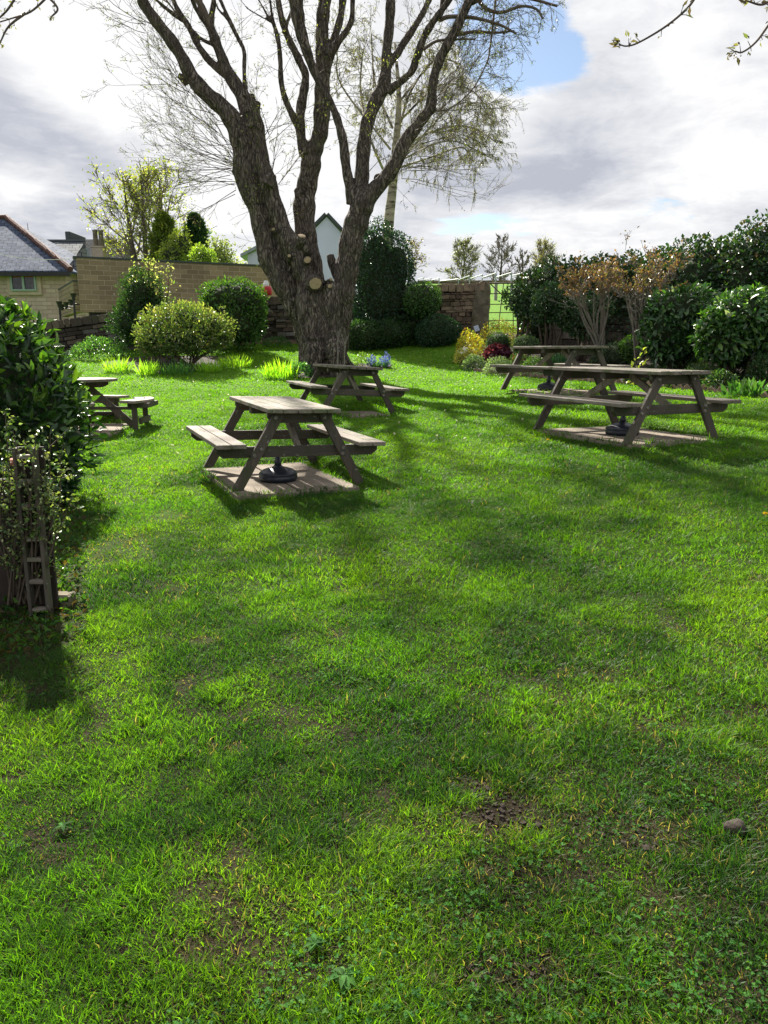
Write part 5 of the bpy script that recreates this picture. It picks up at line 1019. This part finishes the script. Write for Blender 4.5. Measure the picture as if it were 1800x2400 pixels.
mb = MB(); a_ = at(300, 553, 46); mb.box((a_.x, 46, (a_.z+2)/2), (.42, .45, a_.z-2)); mb.build('stack', simple('grey_render', (.2, .2, .26), (.28, .28, .34), 2, .9, .2), r, bev=.01); mb = MB(); mb.box((a_.x, 46, a_.z-.9), (.5, .5, .1)); mb.build('band', M['galv'], r)
# white gable house
GY = 40; r = empty('white_gabled_house', (at(766, 700, GY).x, GY, 3), 0, 'pale blue-white gabled house glimpsed between the tree stems', 'house')
ap = at(766, 509, GY); lx = X(700, 560, GY); rx = X(826, 560, GY); ez = at(766, 575, GY).z; xa = ap.x
s_ = (ap.z-ez)/((rx-lx)/2)
mb = MB(); mb.poly([(lx, GY, 2), (rx, GY, 2), (rx, GY, ez), (xa, GY, ap.z), (lx, GY, ez)], (0, 1, 0), .2); mb.build('wall', M['whitewash'], r)
mb = MB()
for (q0, q1) in (((xa, ap.z+.08), (rx+.35, ez-.25)), ((lx-.35, ez-.25), (xa, ap.z+.08))):
    a_ = Vector((q0[0], GY-.25, q0[1])); b_ = Vector((q1[0], GY-.25, q1[1])); n = Vector((-(b_-a_).z, 0, (b_-a_).x)).normalized(); dd = Vector((0, 7, 0)); mb.add([a_, b_, b_+dd, a_+dd, a_+n*.14, b_+n*.14, b_+dd+n*.14, a_+dd+n*.14], [(0, 3, 2, 1), (4, 5, 6, 7), (0, 1, 5, 4), (2, 3, 7, 6), (1, 2, 6, 5), (0, 4, 7, 3)])
mb.build('roof', M['darkroof'], r)
r = empty('white_outbuilding', (at(610, 700, 38).x, 38, 3), 0, 'low white building with a shallow pale roof just left of the trunk', 'building')
a_ = at(566, 604, 38); b_ = at(650, 560, 38); x1 = X(700, 600, 38); zb_ = 3
mb = MB(); mb.poly([(X(582, 620, 38), 38, zb_), (x1, 38, zb_), (x1, 38, b_.z-.1), (X(650, 560, 38), 38, b_.z-.15), (X(582, 620, 38), 38, a_.z+.12)], (0, 1, 0), .2); mb.build('wall', M['whitewash'], r)
mb = MB(); q = [a_+Vector((0, -.3, 0)), b_+Vector((0, -.3, 0)), b_+Vector((0, 4, .0)), a_+Vector((0, 4, .0))]; mb.add([*q, *[v+Vector((0, 0, .14)) for v in q]], [(0, 3, 2, 1), (4, 5, 6, 7), (0, 1, 5, 4), (2, 3, 7, 6), (1, 2, 6, 5), (0, 4, 7, 3)]); mb.build('roof', M['galv'], r)
# ------------------------------------------------------------------ left foreground: trellis, pot, small-leaved shrub, fence
p = ongnd(80, 1448); tx, ty = p.x, p.y
r = empty('wooden_trellis', (tx, ty, p.z), 0, 'square-holed wooden trellis strip standing among leaves at the left edge', 'trellis')
Ht = at(80, 1050, ty).z-p.z; k_ = ty/FPX; wv = 40*k_; 
mb = MB(); x0 = at(62, 1300, ty).x; x1 = at(104, 1300, ty).x
for xx in (x0, x1): mb = MB(); mb.box((xx, ty, p.z+Ht/2), (.02, .05, Ht)); mb.build('upright', M['dwoodz'], r, bev=.002)  # dark wood colour stands in for shade on the uprights
for py in (1428, 1362, 1310, 1262, 1185, 1128, 1070):
    z = at(80, py, ty).z; mb = MB(); mb.box(((x0+x1)/2, ty-.001, z), (x1-x0-.021, .046, .022)); mb.build('rung', M['woodx'], r, bev=.002)
mb = MB(); mb.box(((x0+x1)/2, ty+.06, p.z+Ht/2), (x1-x0+.05, .02, Ht)); mb.build('backboard', M['fenceboard'], r)
r = empty('timber_fence', (tx-.35, ty-.05, p.z), 0, 'dark brown timber fence boards at the left edge behind the trellis', 'fence')
for i in range(5):
    mb = MB(); xx = x0-.1-.12*i; zt_ = at(20, 1130, ty).z; mb.box((xx, ty+.1+.01*(i % 2), (p.z-.1+zt_)/2), (.11, .022, zt_-p.z+.1)); mb.build('board', M['fenceboard'], r, bev=.003)
mb = MB(); mb.box((x0-.36, ty+.06, at(20, 1230, ty).z), (.6, .04, .08)); mb.build('rail', M['fenceboard'], r)
pp = at(62, 1092, ty+.3); r = empty('terracotta_pot', (pp.x, pp.y, pp.z-.1), 0, 'red clay pot half hidden behind the small-leaved shrub', 'pot')
mb = MB(); mb.lathe((pp.x, pp.y, pp.z-.1), [(.05, 0), (.075, .11), (.085, .11), (.085, .145), (.07, .145)], 20); mb.build('body', M['pot'], r, smooth=True)
mb = MB(); zs = pp.z-.12; mb.box((pp.x-.28, ty+.36, zs), (.7, .24, .035)); mb.box((pp.x-.3, ty+.42, (zs+p.z)/2-.02), (.6, .03, zs-p.z-.04)); tag(mb.build('plant_stand', M['fenceboard'], None, bev=.003), 'dark wooden plant stand carrying the red pot', 'stand')
# stone block on ground
q = ongnd(132, 1425); mb = MB(); mb.box((q.x, q.y+.05, q.z+.03), (.15, .12, .09), None, .012); tag(mb.build('stone_block', M['gatepost'], None, bev=.012), 'squared stone block on the soil right of the trellis foot', 'stone')
# small leaved shrub
b = at(55, 1380, ty+.05); r = empty('small_leaved_shrub', (b.x, b.y, g1(b.x, b.y)), 0, 'arching small-leaved evergreen shrub with leaves coloured pale as sunlit highlights in front of the hedge', 'shrub'); mb = MB(); tp_ = []
tipsxy = [(12, 965), (30, 1010), (85, 1005), (118, 1015), (60, 1050), (140, 1055), (150, 1085), (10, 1090), (40, 1110), (100, 1100), (155, 1170), (130, 1140), (20, 1150), (70, 1160), (115, 1190), (170, 1165), (0, 1060), (90, 1220), (40, 1230), (130, 1325), (10, 1310), (-40, 1000), (-60, 1080), (-50, 1180)]
for (x, y) in tipsxy:
    e = at(x, y, ty-.05+random.uniform(-.15, .15)); s0 = Vector((b.x+random.uniform(-.1, .1), b.y+random.uniform(-.05, .05), g1(b.x, b.y)+.05)); m1 = s0.lerp(e, .55)+Vector((random.uniform(-.06, .06), 0, .06)); P, R = catmull([s0, m1, e], [.007, .005, .0018], 10); mb.tube(P, R, 4)
    n = len(P)
    for i in range(int(n*.35), n):
        for s in range(4 if P[i].z > at(0, 1190, ty).z else 2): tp_.append((P[i]+rv(.014), Vector((random.gauss(0, 1), random.gauss(0, 1), random.gauss(.2, .5)))))
        if i % 3 == 0:
            d = rv(1).normalized(); L_ = random.uniform(.05, .14); e2 = P[i]+d*L_+Vector((0, 0, .03)); mb.tube([P[i], e2], [.003, .0015], 3)
            for t in range(9): tp_.append((P[i].lerp(e2, .2+.09*t)+rv(.006), rv(1)))
mb.build('stem', M['stem'], r); tipleaves('leaves', tp_, 1, .026, [((.14, .22, .06), 2), ((.3, .36, .15), 1.4), ((.05, .1, .03), 2)], r, 'gloss', spread=.008, wr=.6)  # pale leaf colours stand for sunlit highlights
# ground cover under hedge (stuff)
SH = pxpoly([(170, 1165), (215, 1235), (195, 1330), (205, 1400), (190, 1470), (130, 1525), (50, 1570), (-60, 1610), (-700, 1700), (-1500, 1400), (-600, 1150)])
def shady(x, y): q = (fbm(x, y, 4, 2)-.5)*.3; return inpoly(np.asarray(x)+q, np.asarray(y)-q, SH)
n = 9000; U = RNG.random((n*3, 2)); gx = -4.2+U[:, 0]*3.6; gy = 2.6+U[:, 1]*4.2
kk = shady(gx, gy); gx = gx[kk][:n]; gy = gy[kk][:n]; n = len(gx); P = np.stack([gx, gy, gm(gx, gy)+RNG.uniform(0, .09, n)*fbm(gx, gy, 4, 8)*1.5], 1)
L = RNG.uniform(.02, .055, n); o = leaves('ground_cover', P, RNG.normal(size=(n, 3))+[0, 0, .5], RNG.normal(size=(n, 3))*.5+[0, 0, 1], L, L*.6, M['leaf'], np.clip(palette(n, [((.03, .08, .02), 2), ((.06, .14, .03), 1), ((.06, .05, .03), 1.2)]), .002, 1)); o.data.materials[0] = M['clover']; tag(o, 'dark creeping ground cover leaves beneath the left hedge', 'ground cover', kind='stuff')

# ------------------------------------------------------------------ overhanging twigs at the top corners
def hang(label, lines, Y, r):
    root = empty('overhanging_branch', tuple(at(lines[0][0][0], lines[0][0][1], Y)), 0, label, 'branch'); mb = MB(); bt = []
    for ln in lines:
        P = [at(x, y, Y) for x, y in ln]; p, rr = catmull(P, [r*(1-.7*i/len(P)) for i in range(len(P))], 6); mb.tube(p, rr, 5)
        for i in range(4, len(p), 5): 
            for s in range(2): d = rv(1); e = p[i]+d.normalized()*.03; mb.tube([p[i], e], [r*.35, r*.2], 3); bt.append((e, d))
        for s in range(6): bt.append((p[-1]+rv(.008), (p[-1]-p[-2]).normalized()+rv(.4)))
    mb.build('twig', M['twig'], root); tipleaves('buds', bt, 2, .03, [((.1, .08, .07), 2), ((.16, .17, .08), 1)], root, spread=.006)['kind'] = 'stuff'
hang('thin budding branch hanging in at the top right corner', [[(1700, -90), (1640, -20), (1610, 20), (1560, 62), (1500, 98), (1470, 108), (1450, 104)], [(1860, -30), (1800, 60), (1770, 100), (1740, 122), (1722, 120)], [(1830, -20), (1790, 10), (1750, 2)]], 3.8, .007)
hang('thin budding branch hanging in at the top left corner', [[(160, -60), (105, -2), (70, 28), (30, 42), (-30, 60)], [(60, 30), (20, 62), (0, 100)], [(50, -30), (20, 20), (-10, 50)], [(110, -10), (135, 20), (120, 40)]], 6.0, .01)
# ------------------------------------------------------------------ small ground items
q = ongnd(1722, 1968); mb = MB(); mb.lathe((0, 0, 0), [(.018, -.01), (.033, .005), (.035, .02), (.025, .034), (.01, .038)], 12); mb.v = [(x*(1+.15*math.sin(y*90)), y*.8, z+.004*math.sin(x*150)) for x, y, z in mb.v]
o = mb.build('field_stone', M['stone_small'], None, smooth=True, world=False); o.location = (q.x, q.y, gm(q.x, q.y)); tag(o, 'dark rounded stone lying in the grass near the right edge', 'stone')
def rosette(px, py, r, lb, wh=.3):
    q = ongnd(px, py); root = empty('broadleaf_weed', (q.x, q.y, q.z), 0, lb, 'weed', 'broad-leaved weeds in the lawn'); n = 11; a = np.arange(n)*2.4; a = a+RNG.uniform(-.5, .5, n); D = np.stack([np.cos(a), np.sin(a), RNG.uniform(.05, .4, n)], 1); P = np.tile([q.x, q.y, float(gm(q.x, q.y))+.02], (n, 1))
    leaves('leaves', P, D, np.tile([0, 0, 1.], (n, 1)), r*RNG.uniform(.6, 1.2, n), r*.42, M['clover'], np.clip(palette(n, [((.04, .12, .022), 2), ((.06, .15, .03), 1)], var=.3), 0, 1), root, hi=True, droop=.4)
rosette(805, 2330, .045, 'broad-leaved dock weed at the bottom centre'); rosette(740, 2235, .034, 'pale dandelion rosette just above the bottom centre weed'); rosette(150, 1960, .03, 'small pale rosette weed in the grass at the lower left')
def dand(px, py, lb, c=(.8, .55, .02)):
    q = ongnd(px, py); z = float(gm(q.x, q.y)); root = empty('dandelion', (q.x, q.y, z), 0, lb, 'flower', 'small yellow flowers in the lawn'); n = 26; D = sph(n); D[:, 2] = np.abs(D[:, 2])*.6; leaves('flower_head', np.tile([q.x, q.y, z+.055], (n, 1)), D, RNG.normal(size=(n, 3)), .02, .008, M['petal'], np.tile(c, (n, 1)), root)
    mb = MB(); mb.tube([(q.x, q.y, z), (q.x, q.y, z+.055)], .0018, 4); mb.build('stalk', M['stem'], root)
dand(1791, 1227, 'yellow dandelion at the right edge beyond the near tables'); dand(1283, 1043, 'yellow dandelion left of the near right-hand table')
# ------------------------------------------------------------------ GRASS
def grass():
    Ps = []; spec = []
    # (y0,y1,density,height,width)
    for (y0, y1, dens, h, w) in ((1.3, 2.6, 33000, .031, .0028), (2.6, 4.2, 19000, .031, .0036), (4.2, 6.5, 7600, .034, .005), (6.5, 10, 3400, .034, .0075), (10, 15, 1500, .034, .012), (15, 23, 700, .034, .018)):
        xm = .56*y1+.3; A = 2*xm*(y1-y0); n = int(A*dens); x = RNG.uniform(-xm, xm, n); y = RNG.uniform(y0, y1, n); k = np.abs(x) < .56*y+.3; Ps.append(np.stack([x[k], y[k], np.full(k.sum(), h), np.full(k.sum(), w)], 1))
    A = np.concatenate(Ps); x, y, h, w = A.T
    keep = np.ones(len(x), bool)
    for b in BEDS: keep &= ~inpoly(x, y, b)
    dmin = np.full(len(x), 9.)
    for d, pz in padmask(x, y): keep &= d > -.07*fbm(x, y, 6, 90)+.0; dmin = np.minimum(dmin, d)
    keep &= ~(shady(x, y) & (RNG.random(len(x)) < .85)); keep &= ~((y > 17) & (x < -9.5))
    # bare, worn places
    bare = np.zeros(len(x))
    for (px, py, rx, ry, s) in ((1165, 1925, 85, 50, .88), (1110, 1860, 60, 25, .6), (1330, 1935, 150, 45, .45), (1280, 2090, 130, 60, .4), (1500, 1985, 120, 50, .5), (1210, 2300, 160, 60, .45), (1560, 2130, 120, 40, .35), (470, 1510, 40, 10, .8), (395, 1215, 40, 14, .6), (260, 1290, 60, 30, .55), (210, 1225, 28, 12, .8), (540, 1770, 50, 20, .5), (770, 1300, 60, 12, .4), (1530, 1720, 60, 20, .5), (1150, 2060, 60, 25, .5), (330, 1310, 40, 14, .5), (600, 2120, 80, 30, .3), (1370, 1590, 90, 20, .3)):
        q = ongnd(px, py); q2 = ongnd(px+rx, py); q3 = ongnd(px, py-ry); ax = max(q2.x-q.x, .02); ay = max(q3.y-q.y, .02)
        r_ = np.sqrt(((x-q.x)/ax)**2+((y-q.y)/ay)**2)+(fbm(x, y, 9, 4)-.5)*1.3; bare = np.maximum(bare, s*np.clip(1.45-r_, 0, 1))
    fade = np.clip((9-y)/5, 0, 1)
    thin = fbm(x, y, 4.5, 12); bare = np.maximum(bare, np.clip((.28-thin)*5, 0, .6)*fade)
    keep &= RNG.random(len(x)) > bare*1.05
    A = A[keep]; x, y, h, w = A.T; n = len(x); bare = bare[keep]; dmin = dmin[keep]
    cl = fbm(x, y, 7, 21); cl2 = fbm(x, y, 1.1, 31); tuf = fbm(x, y, 2.6, 77)
    H = h*(.25+1.65*cl)*(.75+.6*tuf)*RNG.uniform(.55, 1.35, n)*(1-.45*bare); H = np.where((dmin < .12) & (RNG.random(n) < .6), H*1.7, H)
    z = gm(x, y)
    for d, pz in padmask(x, y): z = np.where(d < 0.0, pz-.004, z)
    a = RNG.uniform(0, 6.28, n); clx = (fbm(x+9, y, 14, 41)-.5)*1.6; cly = (fbm(x, y+9, 14, 51)-.5)*1.6; ln = RNG.uniform(.2, 1.6, n)
    dx = np.cos(a)*ln*.8+clx; dy = np.sin(a)*ln*.8+cly; B = np.stack([x, y, z-.004], 1)
    D = nz(np.stack([dx, dy, np.ones(n)], 1)); D2 = nz(np.stack([dx*2.1, dy*2.1, np.full(n, .75)], 1)); fa = RNG.uniform(0, 6.28, n); X_ = np.stack([np.cos(fa), np.sin(fa), np.zeros(n)], 1)*(w*RNG.uniform(.7, 1.3, n)/2)[:, None]
    Hm = H[:, None]; m1 = B+D*Hm*.55; t1 = m1+D2*Hm*.55
    V = np.stack([B-X_, B+X_, m1-X_*.85, m1+X_*.85, t1], 1).reshape(-1, 3)
    F = (np.arange(n)[:, None, None]*5+np.array([(0, 1, 3), (0, 3, 2), (2, 3, 4)])[None]).reshape(-1, 3)
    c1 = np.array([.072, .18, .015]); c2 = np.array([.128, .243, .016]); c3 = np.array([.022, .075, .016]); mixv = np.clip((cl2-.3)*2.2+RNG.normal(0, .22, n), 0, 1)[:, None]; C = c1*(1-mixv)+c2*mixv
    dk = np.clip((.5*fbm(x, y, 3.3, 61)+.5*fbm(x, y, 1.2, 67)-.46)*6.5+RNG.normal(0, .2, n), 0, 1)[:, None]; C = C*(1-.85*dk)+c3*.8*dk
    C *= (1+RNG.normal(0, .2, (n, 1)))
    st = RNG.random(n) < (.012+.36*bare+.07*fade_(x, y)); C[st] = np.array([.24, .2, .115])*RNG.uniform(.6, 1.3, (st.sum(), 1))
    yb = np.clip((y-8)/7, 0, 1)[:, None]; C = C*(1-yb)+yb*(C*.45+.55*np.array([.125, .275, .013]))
    C = np.repeat(np.clip(C, .004, .8), 5, 0).reshape(n, 5, 3); C[:, :2] *= .8  # blade feet coloured darker, standing for shade between the blades
    o = trimesh('lawn_grass', V, F, M['grass'], None, C.reshape(-1, 3)); tag(o, 'short green lawn grass with worn patches', 'grass', kind='stuff')
def fade_(x, y): return np.clip((4-y)/2.5, 0, 1)*np.clip((x+.6)/1.2, 0, 1)
grass()
n = 26000; x = RNG.uniform(-3.2, 3.2, n); y = 1.4+5.2*RNG.random(n)**1.4; k = (np.abs(x) < .56*y+.2) & (fbm(x, y, 2.2, 55) > .60) & ~shady(x, y); x = x[k]; y = y[k]; n = len(x); md = np.full(n, 9.)
for d, pz in padmask(x, y): md = np.minimum(md, d)
x = x[md > 0]; y = y[md > 0]; n = len(x); x = np.repeat(x, 3); y = np.repeat(y, 3); a = np.tile(np.arange(3)*2.094, n)+np.repeat(RNG.uniform(0, 6, n), 3); z = gm(x, y)+np.repeat(RNG.uniform(.006, .026, n), 3); D = np.stack([np.cos(a), np.sin(a), np.full(3*n, .15)], 1); cs = np.repeat(RNG.uniform(.006, .010, n), 3)
o = leaves('clover', np.stack([x, y, z], 1), D, nz(np.tile([0, 0, 1.], (3*n, 1))+RNG.normal(0, .45, (3*n, 3))), cs, cs*1.1, M['clover'], np.repeat(palette(n, [((.035, .12, .02), 2), ((.06, .16, .03), 1)]), 3, 0)); tag(o, 'small clover leaves mixed into the lawn', 'clover', kind='stuff')
mb = MB()
for (px, py, rx, ry, n) in ((1165, 1925, 80, 45, 150), (1110, 1860, 50, 22, 60), (1330, 1935, 130, 40, 90), (1210, 2290, 140, 50, 120), (1500, 1985, 110, 40, 60), (200, 1235, 40, 25, 80)):
    for _ in range(n):
        q = ongnd(px+random.gauss(0, rx*.5), py+random.gauss(0, ry*.5)); q.y += random.uniform(-.03, .03); s_ = random.uniform(.002, .007)*(1 if random.random() < .93 else 1.8); mb.box((q.x, q.y, float(gm(q.x, q.y))+s_*.3), (s_*1.5, s_*1.2, s_), Matrix.Rotation(random.uniform(0, 3), 3, 'Z'), s_*.3)
tag(mb.build('soil_crumbs', M['soil'], None), 'brown crumbs of earth on the worn patches', 'soil', kind='stuff')
# fallen pale petals on the distant lawn
n = 150; x = RNG.uniform(-7, 3, n); y = RNG.uniform(8.5, 19, n); k = np.array([not any(bool(inpoly(np.array(a), np.array(b), p)) for p in BEDS) for a, b in zip(x, y)]); x = x[k]; y = y[k]
o = leaves('fallen_petals', np.stack([x, y, gm(x, y)+.04], 1), RNG.normal(size=(len(x), 3)), np.tile([0, 0, 1.], (len(x), 1)), .05, .035, M['petal'], np.tile([.6, .6, .35], (len(x), 1))); tag(o, 'pale fallen petals scattered over the lawn', 'petals', kind='stuff')
# ------------------------------------------------------------------ light, sky
AZ = math.radians(-24); EL = math.radians(39)
sd = Vector((math.sin(AZ)*math.cos(EL), math.cos(AZ)*math.cos(EL), math.sin(EL)))
sl_ = bpy.data.lights.new('sun', 'SUN'); sl_.energy = 5.0; sl_.angle = math.radians(1.0); sl_.color = (1, .94, .84); so = bpy.data.objects.new('sun', sl_); COL.objects.link(so); so.location = (-10, 20, 30); so.rotation_euler = (-sd).to_track_quat('-Z', 'Y').to_euler()
w = bpy.data.worlds.new('World'); scene.world = w; w.use_nodes = True; w.node_tree.nodes.clear(); t = NT(w.node_tree)
out = t.n('ShaderNodeOutputWorld'); bg = t.n('ShaderNodeBackground'); sky = t.n('ShaderNodeTexSky'); sky.sky_type = 'NISHITA'; sky.sun_disc = False; sky.sun_elevation = EL; sky.sun_rotation = AZ; sky.air_density = 1.0; sky.dust_density = .6
dirv = t.vmath('NORMALIZE', t.n('ShaderNodeTexCoord').outputs['Generated'])
sp = t.n('ShaderNodeSeparateXYZ'); t.set(sp.inputs[0], dirv)
zc = t.math('ADD', t.math('MAXIMUM', sp.outputs[2], 0.0), .16); cb = t.n('ShaderNodeCombineXYZ'); t.set(cb.inputs[0], t.math('DIVIDE', sp.outputs[0], zc)); t.set(cb.inputs[1], t.math('DIVIDE', sp.outputs[1], zc)); uv = cb.outputs[0]
uvw = t.vmath('ADD', uv, t.vmath('SCALE', t.noise(uv, 1.4, 4, .55, out=1), scale=.35))
n1 = t.noise(uvw, 1.15, 9, .62); n2 = t.noise(t.vmath('ADD', uvw, (3.1, 7.7, 1.3)), .75, 8, .58); n3 = t.noise(t.vmath('ADD', uvw, (8.1, 2.7, 4.3)), 2.2, 8, .65); n4 = t.noise(t.vmath('ADD', uvw, (1.1, 5.7, 2.3)), 6.5, 8, .6)
def blob(px, py, rad, amp, ax=1.0):
    d = ray(px, py).normalized(); df = t.vmath('SUBTRACT', dirv, tuple(d)); df = t.vmath('MULTIPLY', df, (1/ax, 1, 1)); l = t.vmath('LENGTH', df); x = t.math('DIVIDE', l, rad); return t.math('MULTIPLY', t.math('EXPONENT', t.math('MULTIPLY', t.math('MULTIPLY', x, x), -1)), amp)
def total(base, bl):
    for b in bl: base = t.math('ADD', base, blob(*b))
    return base
cov = total(n1, [(1205, 50, .065, -.34), (1170, 160, .04, -.26), (1090, 40, .06, -.18), (1060, 518, .035, -.36, 3.2), (1560, 478, .03, -.28, 3.5), (1690, 140, .05, -.26), (1330, 130, .03, -.2, 1.5), (1330, 300, .09, -.09, .6), (300, 300, .5, .3), (1500, 120, .12, .1), (800, 450, .2, .15)])
cov = t.math('ADD', cov, t.math('MULTIPLY', t.math('SUBTRACT', n4, .5), .22)); cov = t.maprange(cov, .34, .44, 0, 1, True)
lit = t.math('ADD', t.math('MULTIPLY', n2, .5), t.math('ADD', t.math('MULTIPLY', n3, .5), t.math('MULTIPLY', n4, .32)))
lit = total(lit, [(150, 330, .12, -.19, 1.5), (30, 200, .1, -.16), (330, 380, .08, -.12), (100, 520, .06, -.1, 2), (1400, 300, .11, -.12, .8), (1250, 420, .07, -.07, 2), (160, 160, .06, .3, 1.3), (240, 70, .09, .28), (330, 230, .05, .15), (620, 250, .14, .24), (40, 430, .03, .3, 4), (1600, 150, .2, .05), (1650, 350, .12, .1), (1250, 525, .03, .22, 6), (450, 500, .06, .15, 2), (1200, 240, .05, .2), (1150, 470, .05, -.1, 2)])
gl = t.math('POWER', t.math('MAXIMUM', t.vmath('DOT_PRODUCT', dirv, tuple(sd)), 0), 5.0)
bright = t.math('ADD', t.maprange(lit, .48, .80, 0.0, 1.0), t.math('MULTIPLY', gl, .2))
ccol = t.mix(bright, (.175, .185, .215, 1), (.36, .36, .362, 1))
t.set(sky.inputs[0], None) if len(sky.inputs) else None
skyc = t.mix(1.0, sky.outputs[0], (.05, .05, .05, 1), 'MULTIPLY')
fin = t.mix(cov, skyc, ccol); t.set(bg.inputs[0], fin); bg.inputs[1].default_value = 1.0; t.t.links.new(bg.outputs[0], out.inputs[0])
# Nishita through its own 0.085 strength; clouds keep their own brightness
scene.view_settings.view_transform = 'Standard'; scene.view_settings.look = 'None'; scene.view_settings.exposure = 1.5; scene.view_settings.gamma = 1
scene.render.engine = 'CYCLES'; scene.cycles.max_bounces = 8; scene.cycles.transparent_max_bounces = 8
